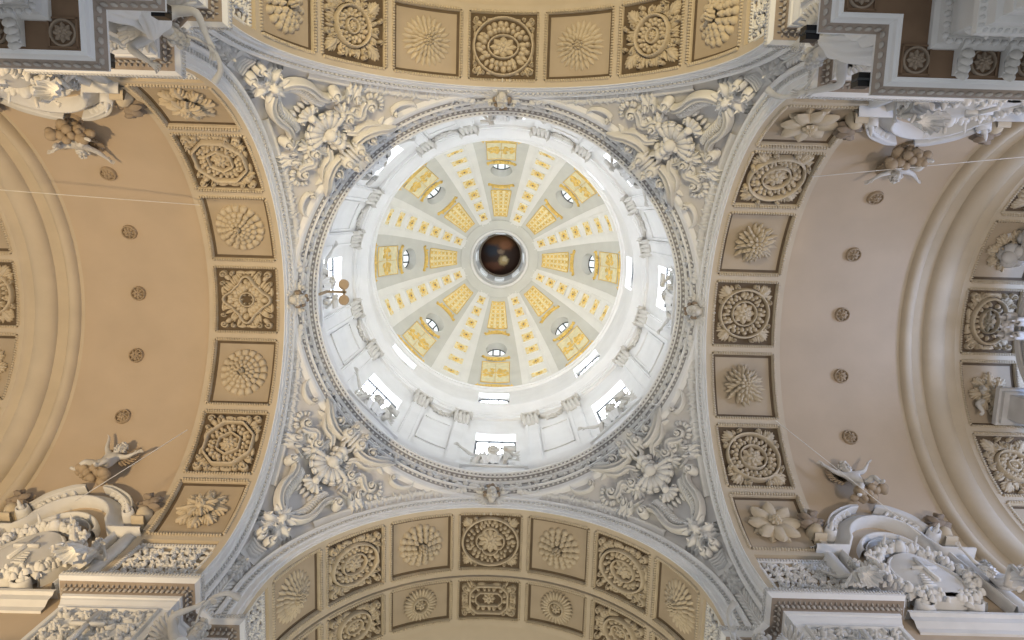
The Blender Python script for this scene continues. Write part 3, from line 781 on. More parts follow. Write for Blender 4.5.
def coffer(k, xc, idx, kind, orn, band, xw=PX/2, r=RA, grp=None):
    o = proto(kind, orn, xw, r); o.matrix_world = place_panel(None, k, xc, idx, r)
    if idx == 0: where = 'at crown of '+band
    else:
        ordn = {1: 'beside crown', 2: 'second from crown', 3: 'third from crown'}[abs(idx)]
        where = ordn+' of '+band+', toward '+TW[k][0 if idx > 0 else 1]
    lab = DESC[kind]+' '+where
    o['label'] = lab; o['category'] = 'coffer'; o['group'] = grp or ('coffers of '+band)
    return o
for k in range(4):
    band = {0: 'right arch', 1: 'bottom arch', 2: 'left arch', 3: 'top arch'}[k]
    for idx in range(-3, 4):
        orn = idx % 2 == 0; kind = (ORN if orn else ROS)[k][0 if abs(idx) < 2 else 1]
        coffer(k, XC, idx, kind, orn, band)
# foliage panels at the feet of the arches
fk = {'frame': frame_mesh(PX/2-.03, 1.10), 'relief': foliage_panel(HX, .98, 4, k=.8)}
def flat_panel(name, B, m=None):
    root = bpy.data.objects.new(name, None); COL.objects.link(root)
    for nm, mb in B.items(): mb.build(nm, m or M['stucco'], root)
    return root
# local frame of a flat panel: x across, y along, z out of the wall
def wall_frame(P, X, Y): X = Vector(X).normalized(); Y = Vector(Y).normalized(); Z = X.cross(Y); return Matrix(((X.x, Y.x, Z.x, P[0]), (X.y, Y.y, Z.y, P[1]), (X.z, Y.z, Z.z, P[2]), (0, 0, 0, 1)))
ff = None
PIER = {0: 'lower right pier', 1: 'lower left pier', 2: 'upper left pier', 3: 'upper right pier'}
s4 = (3.5*SP+.13+SEND-.12)/2
for k in range(4):
    for sg in (1, -1):
        ph = s4/RA; y = RA*math.sin(min(ph, PI/2)); z = ZC+RA*math.cos(min(ph, PI/2)) - max(0, s4-RA*PI/2)
        mw = RZ(k*PI/2) @ wall_frame((XC, sg*(RA+.12-.02), z-.02), (1 if sg < 0 else -1, 0, 0), (0, 0, 1)) if False else None
        X_, Y_ = Vector((sg, 0, 0)), Vector((0, 0, 1))
        mw = RZ(k*PI/2) @ wall_frame((XC, sg*(RA+.10), z), (sg, 0, 0), (0, 0, 1))
        if ff is None: ff = flat_panel('foliage_panel', fk); o = ff
        else: o = dup(ff)
        o.matrix_world = mw
        o['label'] = 'white acanthus relief panel above '+PIER[k if sg > 0 else (k-1) % 4]+', foot of '+['right', 'bottom', 'left', 'top'][k]+' arch'
        o['category'] = 'relief'; o['group'] = 'relief panels at the arch feet'
# second row of the bottom arm and the far bands of the side arms
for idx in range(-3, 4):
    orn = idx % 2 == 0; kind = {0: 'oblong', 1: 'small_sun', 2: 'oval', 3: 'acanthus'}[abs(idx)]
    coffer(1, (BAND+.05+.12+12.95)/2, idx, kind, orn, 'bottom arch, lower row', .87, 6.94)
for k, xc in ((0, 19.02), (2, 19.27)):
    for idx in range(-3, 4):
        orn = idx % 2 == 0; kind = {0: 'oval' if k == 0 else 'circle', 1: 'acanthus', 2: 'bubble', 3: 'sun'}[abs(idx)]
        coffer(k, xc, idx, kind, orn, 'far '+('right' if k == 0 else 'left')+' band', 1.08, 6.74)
# little rosettes on the plain vaults
rb_ = MB(); flower(rb_, .25, 8, 2, .14, 0); ring_band(rb_, lambda a: .25, .07, .13, n=18)
rc = MB(); blob(rc, 0, 0, .08, .07, .07, .08)
vr = None
for k in (0, 2):
    for i in range(-3, 4):
        s = i*2.42+(-.05 if k == 0 else .1); r = 7.22; xc = 13.5 if k == 0 else 13.85
        if vr is None:
            vr = bpy.data.objects.new('vault_rosette', None); COL.objects.link(vr); rb_.build('petals', M['boss'], vr); rc.build('centre', M['boss'], vr); o = vr
        else: o = dup(vr)
        ph = s/r
        o.matrix_world = RZ(k*PI/2) @ Matrix.Translation((xc, (r-.01)*math.sin(ph), ZC+(r-.01)*math.cos(ph))) @ Matrix.Rotation(-ph, 4, 'X') @ Matrix.Rotation(PI, 4, 'X')
        pos = 'at the crown' if i == 0 else {1: 'first', 2: 'second', 3: 'third'}[abs(i)]+' from the crown toward '+TW[k][0 if i > 0 else 1]
        prop(o, 'small round rosette on the '+('grey-tan' if k == 0 else 'orange-tan')+' vault, '+pos, 'rosette', 'small rosettes on the '+('grey-tan' if k == 0 else 'orange-tan')+' vault')

# ------------------------------------------------------------------ dome decoration
def dome_map(c):
    """flat metres (x across, y up the dome, z off the surface) around azimuth c; y measured as image radius is set by th"""
    def f(V):
        th = V[:, 1]; R = DR0*np.cos(th)
        return dome_pt(th, c+V[:, 0]/np.maximum(R, .5), V[:, 2])
    return f
def th_of(rho):                                  # th at which the dome shows at rho photo pixels from its centre
    lo, hi = 0.0, TH1
    for _ in range(40):
        m = (lo+hi)/2
        if 695*DR0*math.cos(m)/(DZ0+DH*math.sin(m)) > rho: lo = m
        else: hi = m
    return lo
def mpt(th): return math.hypot(DR0*math.sin(th), DH*math.cos(th))     # metres per radian of th
SQ = [121, 109.5, 97, 84, 71, 58, 46]
def sq_part(mb, x0, x1, t0, t1, z0, z1, n=3): slab(mb, x0, x1, t0, t1, z0, z1, n, 2)
DIRN = ['right', 'lower right', 'bottom', 'lower left', 'left', 'upper left', 'top', 'upper right']
DIRB = ['right to lower right', 'lower right to bottom', 'bottom to lower left', 'lower left to left', 'left to upper left', 'upper left to top', 'top to upper right', 'upper right to right']
for j, rho in enumerate(SQ):
    th = th_of(rho); R = DR0*math.cos(th); w = .068*R+.05; hh = min(.48, .066*R+.12); dt = hh/mpt(th)
    protos = None
    for k in range(8):
        az = (k+.5)*S45
        if protos is None:
            # built at azimuth 0 around the dome axis, then turned
            root = bpy.data.objects.new('gilded_square_panel', None); COL.objects.link(root)
            def bm(): 
                b = MB(dome_map(0.0)); return b
            fr = bm(); g = w+.03; t = .05
            for (a, b_, c_, d_) in ((-g, g, -dt-.03/mpt(th), -dt+.03/mpt(th)), (-g, g, dt-.03/mpt(th), dt+.03/mpt(th)), (-g, -g+t, -dt, dt), (g-t, g, -dt, dt)): sq_part(fr, a, b_, th+c_, th+d_, .10, .19)
            gr = bm(); sq_part(gr, -w, w, th-dt, th+dt, .10, .15)
            fl = bm(); k_ = 1/mpt(th)
            for i in range(8):
                a = 2*PI*i/8; fl.T[-1] = (np.diag([1, k_, 1.0]), np.array([0, th, 0])); leaf(fl, 0, 0, a, min(w, hh)*.72, .15, .10, .145, n=3)
            for sx in (-1, 1):
                for sy in (-1, 1): blob(fl, sx*w*.72, sy*hh*.72, .145, .07, .07, .07)
            ce = bm(); ce.T[-1] = (np.diag([1, k_, 1.0]), np.array([0, th, 0])); blob(ce, 0, 0, .17, .10, .10, .09)
            for b, nm, m in ((fr, 'frame', M['dome']), (gr, 'ground', M['paleyellow']), (fl, 'flower', M['gold']), (ce, 'centre', M['shade'])):
                o = b.build(nm, m, root)
                for v in o.data.vertices: v.co.x -= DC[0]; v.co.y -= DC[1]
            o = protos = root
        else: o = dup(protos)
        o.matrix_world = Matrix.Translation((DC[0], DC[1], 0)) @ RZ(az)
        prop(o, 'gilded square, '+['outermost', 'second', 'third', 'fourth', 'fifth', 'sixth', 'innermost'][j]+' of seven on dome rib between '+DIRB[k].replace(' to ', ' and ')+' fields', 'gilded panel', 'gilded square panels on the dome ribs')
def uv_dome(mb, th):
    mb.T[-1] = (np.diag([1, 1/mpt(th), 1.0]), np.array([0, th, 0]))
def dome_proto(name, parts):
    root = bpy.data.objects.new(name, None); COL.objects.link(root)
    for b, nm, m in parts:
        o = b.build(nm, m, root)
        for v in o.data.vertices: v.co.x -= DC[0]; v.co.y -= DC[1]
    return root
def spread(root, fmt, cat, grp):
    for k in range(8):
        o = root if k == 0 else dup(root)
        o.matrix_world = Matrix.Translation((DC[0], DC[1], 0)) @ RZ(k*S45)
        prop(o, fmt % DIRN[k], cat, grp)
# crest and wide panel between crest and window
th = th_of(113); cw = 1.05
gr, orn, crest, gab = (MB(dome_map(0.0)) for _ in range(4))
t0, t1 = th_of(121.5), th_of(103); mid = (t0+t1)/2; uv_dome(gr, mid); Hh = (t1-t0)*mpt(mid)/2
slab(gr, -cw, cw, -Hh, Hh, .0, .05, 6, 6)
uv_dome(orn, mid)
rn = random.Random(3)
for sx in (-1, 1):
    for (x, y, r) in ((.28, .05, .24), (.72, .36, .2), (.72, -.36, .2), (.3, -.5, .17), (.3, .55, .17), (.9, 0, .12)):
        volute(orn, sx*x, y, r, rn.uniform(0, 6), 1.5, sx, w=.10, h=.10, z0=.04)
        for i in range(3): leaf(orn, sx*x, y, rn.uniform(0, 6.3), r*1.7, .15, .10, .04, n=3)
for sx in (-1, 1): ribbon(orn, [(sx*cw, y) for y in np.linspace(-Hh, Hh, 6)], .06, .05, .04, _SR); ribbon(orn, [(0, y) for y in np.linspace(-Hh, Hh, 6)], .04, .04, .04, _SR)
for x in np.linspace(-cw, cw, 30): blob(orn, x, -Hh, .04, .06, .06, .06, t=S_LO); blob(orn, x, Hh, .04, .06, .06, .06, t=S_LO)
tc_ = th_of(126); uv_dome(crest, tc_)
P = [(x, .26-.26*abs(x/1.35)**1.4) for x in np.linspace(-1.35, 1.35, 18)]; ribbon(crest, P, [.16, .34, .34, .16], [.14, .22, .22, .14], 0)
P = [(x, -.10+.0*x) for x in np.linspace(-1.2, 1.2, 12)]; ribbon(crest, P, .16, .14, 0)
for i in range(9): leaf(crest, -.9+.225*i, -.05, PI/2+(i-4)*-.12, .42, .2, .16, .1, n=3)
for sx in (-1, 1): volute(crest, sx*1.25, .02, .20, 0, 1.2, sx, h=.18)
blob(crest, 0, .12, .1, .22, .16, .2)
tg = th_of(99.5); uv_dome(gab, tg)
P = [(x, .30*math.cos(x/1.1*1.3)) for x in np.linspace(-1.02, 1.02, 16)]; ribbon(gab, [(x, -y+.25) for x, y in P], [.12, .34, .12], [.12, .2, .12], 0)
for i in range(7): leaf(gab, -.66+.22*i, -.02, -PI/2, .3, .2, .14, .08, n=3)
for sx in (-1, 1): volute(gab, sx*1.0, .12, .17, 0, 1.2, sx, h=.15)
spread(dome_proto('gilded_crest', [(crest, 'crest', M['gold'])]), 'curved gilded crest at the foot of the %s dome field', 'gilded ornament', 'gilded crests round the dome foot')
spread(dome_proto('gilded_scroll_relief', [(gr, 'ground', M['cream']), (orn, 'scrollwork', M['gold'])]), 'wide pale yellow scrollwork panel outside the round window of the %s dome field', 'gilded panel', 'scrollwork panels outside the dome windows')
spread(dome_proto('gilded_window_gable', [(gab, 'gable', M['gold'])]), 'gilded gable hugging the outer edge of the %s round dome window', 'gilded ornament', 'gilded gables over the dome windows')
# inner tapering panel with its own gable
ta, tb = th_of(70), th_of(43.5); mid = (ta+tb)/2; gr, orn, gab = (MB(dome_map(0.0)) for _ in range(3)); uv_dome(gr, mid); uv_dome(orn, mid)
Hh = (tb-ta)*mpt(mid)/2; V = []
for y in np.linspace(-Hh, Hh, 8):
    wd = .80+(.50-.80)*(y+Hh)/(2*Hh)
    for x in np.linspace(-wd, wd, 6): V.append((x, y, .05))
gr.add(V, grid_faces(8, 6))
nr = 7
for i in range(nr):
    y = -Hh+2*Hh*(i+.5)/nr; wd = .80+(.50-.80)*(y+Hh)/(2*Hh)
    for q in (-1, 0, 1):
        x = q*wd*.62; blob(orn, x, y, .04, .10, .12, .07)
        for a in range(4): leaf(orn, x, y, a*PI/2+PI/4, .24, .10, .06, .04, n=2)
for q in (-1, 1):
    ribbon(orn, [(q*(.82+(.52-.82)*t), -Hh+2*Hh*t) for t in np.linspace(0, 1, 8)], .07, .08, .02, _SR)
for y, wd in ((-Hh, .82), (Hh, .52)): ribbon(orn, [(x, y) for x in np.linspace(-wd, wd, 6)], .07, .08, .02, _SR)
tg = th_of(75.5); uv_dome(gab, tg)
P = [(x, .20-.34*(x/.95)**2) for x in np.linspace(-.95, .95, 14)]; ribbon(gab, P, [.14, .30, .14], [.12, .22, .12], 0)
for i in range(7): leaf(gab, -.6+.2*i, .0, PI/2+(i-3)*-.1, .34, .18, .15, .1, n=3)
for sx in (-1, 1): volute(gab, sx*.95, -.1, .15, 0, 1.2, sx, h=.14)
spread(dome_proto('gilded_tapering_panel', [(gr, 'ground', M['paleyellow']), (orn, 'lattice', M['gold'])]), 'tapering gilded lattice panel between %s round window and the lantern ring', 'gilded panel', 'tapering gilded panels near the lantern')
spread(dome_proto('gilded_panel_gable', [(gab, 'gable', M['gold'])]), 'gilded gable capping the tapering panel of the %s dome field', 'gilded ornament', 'gilded gables of the tapering panels')
# the round painting of the lantern: a dark cloudy picture with a pale figure low in the middle
def painting_mat():
    m = bpy.data.materials.new('dark_painting'); m.use_nodes = True; nt = m.node_tree; b = nt.nodes['Principled BSDF']; b.inputs['Roughness'].default_value = .5
    tc = nt.nodes.new('ShaderNodeTexCoord')
    def spot(cx_, cy_, rx, ry, c0, prev):
        mp = nt.nodes.new('ShaderNodeMapping'); mp.inputs['Location'].default_value = (-cx_/rx, -cy_/ry, 0); mp.inputs['Scale'].default_value = (1/rx, 1/ry, 0)
        g = nt.nodes.new('ShaderNodeTexGradient'); g.gradient_type = 'SPHERICAL'
        n = nt.nodes.new('ShaderNodeTexNoise'); n.inputs['Scale'].default_value = 2.2; n.inputs['Detail'].default_value = 5
        ad = nt.nodes.new('ShaderNodeVectorMath'); ad.operation = 'MULTIPLY_ADD'; ad.inputs[1].default_value = (.5, .5, 0)
        nt.links.new(tc.outputs['Object'], n.inputs['Vector']); nt.links.new(n.outputs['Color'], ad.inputs[0]); nt.links.new(tc.outputs['Object'], ad.inputs[2])
        nt.links.new(ad.outputs[0], mp.inputs['Vector']); nt.links.new(mp.outputs[0], g.inputs['Vector'])
        rr = nt.nodes.new('ShaderNodeValToRGB'); rr.color_ramp.elements[0].position = .05; rr.color_ramp.elements[1].position = .55
        nt.links.new(g.outputs['Fac'], rr.inputs['Fac'])
        mx = nt.nodes.new('ShaderNodeMixRGB'); mx.inputs[2].default_value = (*c0, 1); nt.links.new(rr.outputs['Color'], mx.inputs[0])
        if prev is None: mx.inputs[1].default_value = (.045, .02, .012, 1)
        else: nt.links.new(prev, mx.inputs[1])
        return mx.outputs[0]
    p = spot(.25, -.9, 1.7, 1.0, (.22, .09, .03), None); p = spot(-.55, -.2, .9, .8, (.03, .035, .05), p); p = spot(.75, -.75, .8, .6, (.35, .14, .06), p)
    p = spot(-.3, 1.3, 1.3, .6, (.16, .06, .03), p); p = spot(.55, .75, .60, .62, (.62, .45, .20), p); p = spot(.3, -.05, .45, .3, (.30, .20, .12), p); p = spot(.65, .62, .3, .3, (.8, .66, .4), p)
    nt.links.new(p, b.inputs['Base Color']); return m
M['paint'] = painting_mat()
root = bpy.data.objects.new('round_ceiling_painting', None); COL.objects.link(root); root.location = (DC[0], DC[1], 64.6)
pb = MB(); lathe(pb, [(0.01, 0), (1.88, 0), (1.88, .1)], 64); pb.build('canvas', M['paint'], root)
pf = MB(); lathe(pf, [(1.86, .02), (1.88, -.12), (1.98, -.12), (2.0, .02)], 64); pf.build('frame', M['shade'], root)
prop(root, 'dark round oil painting with a pale figure, at the centre of the dome lantern', 'painting')

# ------------------------------------------------------------------ drum pilasters, capitals, festoons, windows' frames
def drum_map(R=8.75):
    """(x across, y up, z towards the axis) at azimuth 0"""
    def f(V):
        a = V[:, 0]/R; r = R-V[:, 2]
        return np.stack([r*np.cos(a), r*np.sin(a), V[:, 1]], 1)
    return f
def pilaster():
    root = bpy.data.objects.new('drum_pilaster', None); COL.objects.link(root)
    sh = MB(drum_map()); 
    for (x0, x1, z) in ((-.42, .42, .14), (-.34, -.22, .20), (.22, .34, .20)): slab(sh, x0, x1, 31.9, 38.7, 0 if z < .2 else .14, z, 4, 3)
    sh.build('shaft', M['white'], root, smooth=False)
    ba = MB(drum_map())
    for (y0, y1, x, z) in ((31.4, 31.6, .54, .28), (31.6, 31.75, .5, .24), (31.75, 31.9, .46, .2)): slab(ba, -x, x, y0, y1, 0, z, 2, 3)
    ba.build('base', M['white'], root, smooth=False)
    ca = MB(drum_map())
    slab(ca, -.6, .6, 40.25, 40.5, 0, .42, 2, 3); slab(ca, -.42, .42, 38.65, 40.3, 0, .2, 3, 3)
    for y, z in ((38.8, .16), (39.3, .22)):
        for x in (-.36, -.12, .12, .36): leaf(ca, x+(.0 if y < 39 else .04), y, PI/2, .62, .28, .12, z, lift=.22, n=5)
    for x in (-.5, .5): volute(ca, x, 40.02, .22, PI/2, 1.3, 1 if x > 0 else -1, h=.2, z0=.28)
    blob(ca, 0, 40.1, .36, .14, .14, .14)
    ca.build('capital', M['skin'], root)
    return root
pl = pilaster(); n = 0
PA = .240
for k in range(8):
    for sg in (-1, 1):
        o = pl if n == 0 else dup(pl); n += 1
        o.matrix_world = RZ(k*S45+sg*PA)
        prop(o, 'white fluted pilaster with leafy capital, %s of the %s drum window' % ('clockwise' if sg > 0 else 'counterclockwise', DIRN[k]), 'pilaster', 'pilasters of the drum')
fe = MB(drum_map())
rn = random.Random(9)
for i in range(40):
    t = i/39; x = -.70+1.4*t; y = 40.1-.55*math.sin(PI*t)
    blob(fe, x, y+rn.uniform(-.06, .06), .02, .10, .10, .16, t=S_LO)
    if i % 3 == 0: leaf(fe, x, y, rn.uniform(-2.6, -.5), .42, .18, .14, .02, n=3)
ro = bpy.data.objects.new('leaf_festoon', None); COL.objects.link(ro); fe.build('garland', M['skin'], ro)
ce = MB(drum_map()); flower(ce, .26, 7, 2, .12, .05); 
for v in ce.V: v[:, 2] += 0
cev = MB(drum_map()); cev.push(0, 39.5, .05); flower(cev, .28, 7, 2, .12); cev.pop(); cev.build('rosette', M['skin'], ro)
pn = MB(drum_map())
for (x0, x1, y0, y1) in ((-.85, .85, 37.9, 38.0), (-.85, .85, 34.0, 34.1), (-.85, -.75, 34.0, 38.0), (.75, .85, 34.0, 38.0)): slab(pn, x0, x1, y0, y1, 0, .07, 3, 3)
fr0 = bpy.data.objects.new('wall_panel_frame', None); COL.objects.link(fr0); pn.build('frame', M['white'], fr0, smooth=False)
for k in range(8):
    o = ro if k == 0 else dup(ro); o.matrix_world = RZ((k+.5)*S45)
    prop(o, 'leaf festoon high on the drum wall between %s windows' % DIRB[k].replace(' to ', ' and '), 'festoon', 'festoons of the drum')
    o = fr0 if k == 0 else dup(fr0); o.matrix_world = RZ((k+.5)*S45)
    prop(o, 'plain raised frame on white drum wall between %s windows' % DIRB[k].replace(' to ', ' and '), 'wall panel', 'raised frames of the drum wall')
# leafwork of the ring frieze (pattern of the moulding) and leaf scrolls of the drum cornice
def frieze_map(R0, z0):
    def f(V):
        a = V[:, 0]/R0; r = R0-V[:, 2]; return np.stack([r*np.cos(a), r*np.sin(a), z0+V[:, 1]], 1)
    return f
fz = MB(frieze_map(7.84, 27.82)); rn = random.Random(4)
L8 = 7.84*S45; m = 8
for i in range(m):
    x = -L8/2+L8*(i+.5)/m; sg = 1 if i % 2 else -1
    volute(fz, x, 0, .17, rn.uniform(0, 6), 1.3, sg, h=.11)
    for t in range(5): a = rn.uniform(0, 6.3); leaf(fz, x+.2*math.cos(a), .1*math.sin(a), a, .30, .16, .12, 0, n=3)
    blob(fz, x+.35, rn.uniform(-.08, .08), 0, .07, .07, .12, t=S_LO)
z0_ = fz.build('trim_23', M['stucco']); struct(z0_)
for k in range(1, 8): c = z0_.copy(); COL.objects.link(c); c.matrix_world = RZ(k*S45)

# ------------------------------------------------------------------ pendentive stucco
_el = math.radians(28); _s = math.sqrt(.5)
_n0 = np.array([math.cos(_el)*_s, math.cos(_el)*_s, math.sin(_el)]); _e1 = np.array([-_s, _s, 0]); _e2 = np.array([-math.sin(_el)*_s, -math.sin(_el)*_s, math.cos(_el)])
def pmap(V):
    n = _n0 + (V[:, :1]/RHO)*_e1 + (V[:, 1:2]/RHO)*_e2; n /= np.linalg.norm(n, axis=1)[:, None]
    p = (RHO-V[:, 2:3])*n; p[:, 2] += ZC; return p
def PM(flip=False):
    b = MB(pmap)
    if flip: b.T[-1] = (np.diag([-1, 1, 1.0]), np.zeros(3))
    return b
def serrate(mb, P, side, L, W, H, z0=0, n=14, lean=.5):
    P = spline(P, 6); idx = np.linspace(1, len(P)-2, n).astype(int)
    for i in idx:
        d = P[i+1]-P[i-1]; a = math.atan2(d[1], d[0]); leaf(mb, P[i][0], P[i][1], a+side*(PI/2-lean*.6), L, W, H, z0, n=3)
def group_thing(name, parts, m=None):
    root = bpy.data.objects.new(name, None); COL.objects.link(root)
    for b, nm in parts: b.build(nm, m or M['stucco'], root)
    return root
CORN = ['lower right', 'lower left', 'upper left', 'upper right']
def four(root, fmt, cat, grp, flipname=None):
    for k in range(4):
        o = root if k == 0 else dup(root); o.matrix_world = RZ(k*PI/2)
        prop(o, fmt.replace('%s', CORN[k]), cat, grp)
# shell cartouche
sh = PM()
for i in range(9):
    a = -PI/2+(i-4)*.36; L = 1.12 if i % 2 == 0 else 1.06
    leaf(sh, .20*math.cos(a), 1.58+.20*math.sin(a), a, L-.28-.12*abs(i-4)/4, .42, .30, .06, lift=.14, n=7, vein=.0, tip=.95, blunt=1.0)
    blob(sh, (L-.20-.1*abs(i-4)/4)*math.cos(a), 1.58+(L-.20-.1*abs(i-4)/4)*math.sin(a), .16, .09, .16, .22, a)
for q in (-1, 1): volute(sh, q*.95, 1.75, .27, PI/2, 1.4, q, h=.30, z0=.05)
be = []
for (y, r) in ((2.22, .25), (1.92, .21), (1.62, .27)): b = PM(); blob(b, 0, y, .28, r, r*.9, .32, t=S_FU); blob(b, r*1.0, y-.05, .15, r*.6, r*.6, .26); blob(b, -r*1.0, y-.05, .15, r*.6, r*.6, .26); be.append((b, 'berry'))
cons = PM()
for q in (-1, 1):
    volute(cons, q*.38, 2.95, .36, PI/2, 1.6, q, w=.20, h=.42, z0=.25); volute(cons, q*.30, 3.42, .26, -PI/2, 1.4, -q, w=.15, h=.36, z0=.25)
    ribbon(cons, [(q*.36, 3.3), (q*.12, 3.0), (q*.2, 2.5), (q*.05, 2.25)], .16, .3, .25, _SR)
slab(cons, -.42, .42, 3.0, 3.75, 0, .45, 3, 2)
for i in range(5): leaf(cons, -.36+.18*i, 3.3, -PI/2, .85, .22, .26, .40, n=5)
def rscroll(flip):
    b = PM(flip)
    P = spline([(2.05, 3.55), (1.78, 3.30), (1.42, 2.96), (.98, 2.74), (.55, 2.72), (.26, 2.86)], 6)
    ribbon(b, P, [.08, .24, .32, .30, .24], [.15, .42, .5, .45, .35], .05)
    P = spline([(1.72, 3.34), (1.55, 2.95), (1.15, 2.55), (.72, 2.48), (.45, 2.2)], 5); ribbon(b, P, [.08, .26, .3, .2], [.1, .28, .3, .2], 0)
    volute(b, 1.02, 3.16, .34, PI/2, 1.5, 1, h=.34); leaf(b, 1.25, 3.2, .7, .75, .3, .22); leaf(b, .7, 3.05, 2.0, .5, .25, .2); leaf(b, 1.5, 3.0, -.3, .45, .22, .18)
    return b
R_ = group_thing('shell_cartouche', [(sh, 'shell')]+be+[(cons, 'console'), (rscroll(False), 'ring_scroll'), (rscroll(True), 'ring_scroll')])
four(R_, 'large stucco shell with berries and C-scrolls on the %s pendentive', 'cartouche', 'shell cartouches of the pendentives')
def sscroll(flip):
    b = PM(flip)
    P = [(.62, 2.35), (.74, 2.02), (.68, 1.66), (.82, 1.46), (1.04, 1.62), (1.12, 1.95), (1.34, 2.08), (1.6, 1.86), (1.86, 1.74)]
    ribbon(b, spline(P, 5), [.14, .22, .24, .26, .28, .24], [.15, .24, .26, .26, .26], .02); serrate(b, P, -1, .34, .17, .18, .02, 16); serrate(b, P, 1, .26, .15, .15, .02, 10)
    volute(b, 1.84, 2.04, .30, -PI/2, 1.4, 1, h=.28); serrate(b, [(1.9, 1.7), (2.16, 1.86), (2.18, 2.16), (2.0, 2.36)], -1, .24, .18, .18, .02, 7)
    for i in range(5): leaf(b, .86, 1.42, -PI/2+(i-2)*.5, .46, .2, .24, .04, n=4)
    blob(b, .86, 1.42, .15, .14, .14, .24)
    return b
for q in (0, 1):
    R_ = group_thing('acanthus_scroll', [(sscroll(bool(q)), 'leafy_stalk')])
    four(R_, 'serrated acanthus scroll beside shell of the %s pendentive, '+['counterclockwise side', 'clockwise side'][1-q], 'scroll', 'acanthus scrolls beside the shells')
pe = PM(); 
for i in range(5): leaf(pe, 0, .52, -PI/2+(i-2)*.42, .55, .24, .30, .06, lift=.15, n=5)
for q in (-1, 1): volute(pe, q*.34, .42, .17, PI/2, 1.3, q, h=.22)
blob(pe, 0, .5, .2, .17, .14, .28)
for i in range(4): leaf(pe, (i-1.5)*.2, .1, -PI/2, .38, .17, .18, .03, n=4)
R_ = group_thing('hanging_palmette', [(pe, 'leaves')]); four(R_, 'small drooping palmette hanging below the shell on the %s pendentive', 'palmette', 'palmettes under the shells')
def cscroll(flip):
    b = PM(flip)
    P = [(1.14, .42), (.94, .36), (.80, .02), (.80, -.44), (.72, -.88), (.50, -1.26), (.18, -1.48)]
    ribbon(b, spline(P, 6), [.12, .20, .26, .29, .27, .24, .18], [.3, .4, .42, .42, .4, .35], .05); volute(b, 1.24, .36, .30, PI, 1.6, -1, w=.13, h=.42, z0=.04)
    return b
def cserr(flip):
    b = PM(flip)
    P = [(.66, .50), (.58, .22), (.56, -.2), (.50, -.66), (.30, -1.02)]
    for i, p in enumerate(spline(P, 4)): leaf(b, p[0]+.10, p[1], PI+.25, .34, .17, .22, .08, n=3)
    return b
mk = PM()
for i in range(7): leaf(mk, 0, -1.6, PI/2+(i-3)*.45, .55, .26, .26, .10, lift=.1, n=5)
for q in (-1, 1):
    leaf(mk, q*.05, -1.85, -PI/2+q*1.1, .62, .3, .28, .1, lift=.1, n=5); volute(mk, q*.45, -1.98, .19, PI/2, 1.3, q, h=.3)
    leaf(mk, q*.1, -2.0, -PI/2+q*.35, .55, .24, .24, .08, n=5)
blob(mk, 0, -1.72, .25, .15, .18, .24, t=S_FU)
R_ = group_thing('corner_bracket', [(cscroll(False), 'scroll'), (cscroll(True), 'scroll'), (cserr(False), 'serrated_leaf'), (cserr(True), 'serrated_leaf'), (mk, 'leaf_mask')])
four(R_, 'pair of big C-scrolls meeting in a leafy mask low on the %s pendentive', 'bracket', 'scroll brackets of the pendentives')
cn = PM()
for q in (-1, 1): volute(cn, q*.24, -2.85, .27, -PI/2, 1.6, -q, w=.11, h=.34, z0=.06)
fl_ = PM()
for i in range(4): ribbon(fl_, [(-.30+.03*i, -3.16-.17*i), (0, -3.26-.17*i), (.30-.03*i, -3.16-.17*i)], .12, .16, .02, _SR)
slab(fl_, -.34, .34, -4.0, -3.0, 0, .05, 4, 3)
R_ = group_thing('heart_console', [(cn, 'volutes'), (fl_, 'ribbed_stem')]); four(R_, 'heart-shaped double volute on a ribbed stem low on the %s pendentive', 'console', 'heart consoles of the pendentives')
bo = PM(); bo.push(0, -4.35); flower(bo, .32, 7, 2, .2); bo.pop(); bo.push(.02, -4.95); flower(bo, .38, 8, 2, .2); bo.pop()
R_ = group_thing('flower_cluster', [(bo, 'blossoms')]); four(R_, 'two brownish blossoms near the foot of the %s pendentive', 'flowers', 'blossoms at the pendentive feet')
ft = MB(); rn = random.Random(8)
for i in range(9):
    for q in (-1, 1): leaf(ft, q*.02, .05+.2*i, PI/2-q*(.5+.05*rn.random()), .46, .14, .12, 0, n=4)
ribbon(ft, [(0, 0), (0, 2.0)], .08, .12, 0, _SR)
R_ = group_thing('leaf_drop', [(ft, 'leaves')])
for k in range(4):
    o = R_ if k == 0 else dup(R_)
    c_ = (A+7.62)/2; o.matrix_world = RZ(k*PI/2) @ wall_frame((c_-.0, c_-.0, ZI+.18), (_s, -_s, 0), (0, 0, 1)) 
    X_ = Vector((_s, -_s, 0)); Zt = X_.cross(Vector((0, 0, 1)))
    if Zt.x > 0: o.matrix_world = RZ(k*PI/2) @ wall_frame((c_, c_, ZI+.18), (-_s, _s, 0), (0, 0, 1))
    prop(o, 'flat leafy stem just above the cornice corner of the %s pier' % CORN[k], 'relief', 'leaf stems above the pier corners')
def tendril(flip):
    b = PM(flip); P = spline([(3.25, 3.55), (3.22, 3.22), (2.95, 2.92), (2.62, 2.80), (2.36, 2.84)], 6)
    ribbon(b, P, [.07, .16, .2, .2], [.08, .16, .2], .02, _SR); volute(b, 2.38, 3.0, .20, -PI/2, 1.4, -1, h=.26); return b
def tendril2(flip):
    b = PM(flip); P = spline([(.95, .95), (1.3, .98), (1.6, 1.12), (1.78, 1.34)], 6)
    ribbon(b, P, [.07, .13, .15], [.08, .14, .17], .02, _SR); volute(b, 1.66, 1.42, .17, 0, 1.3, 1, h=.22); return b
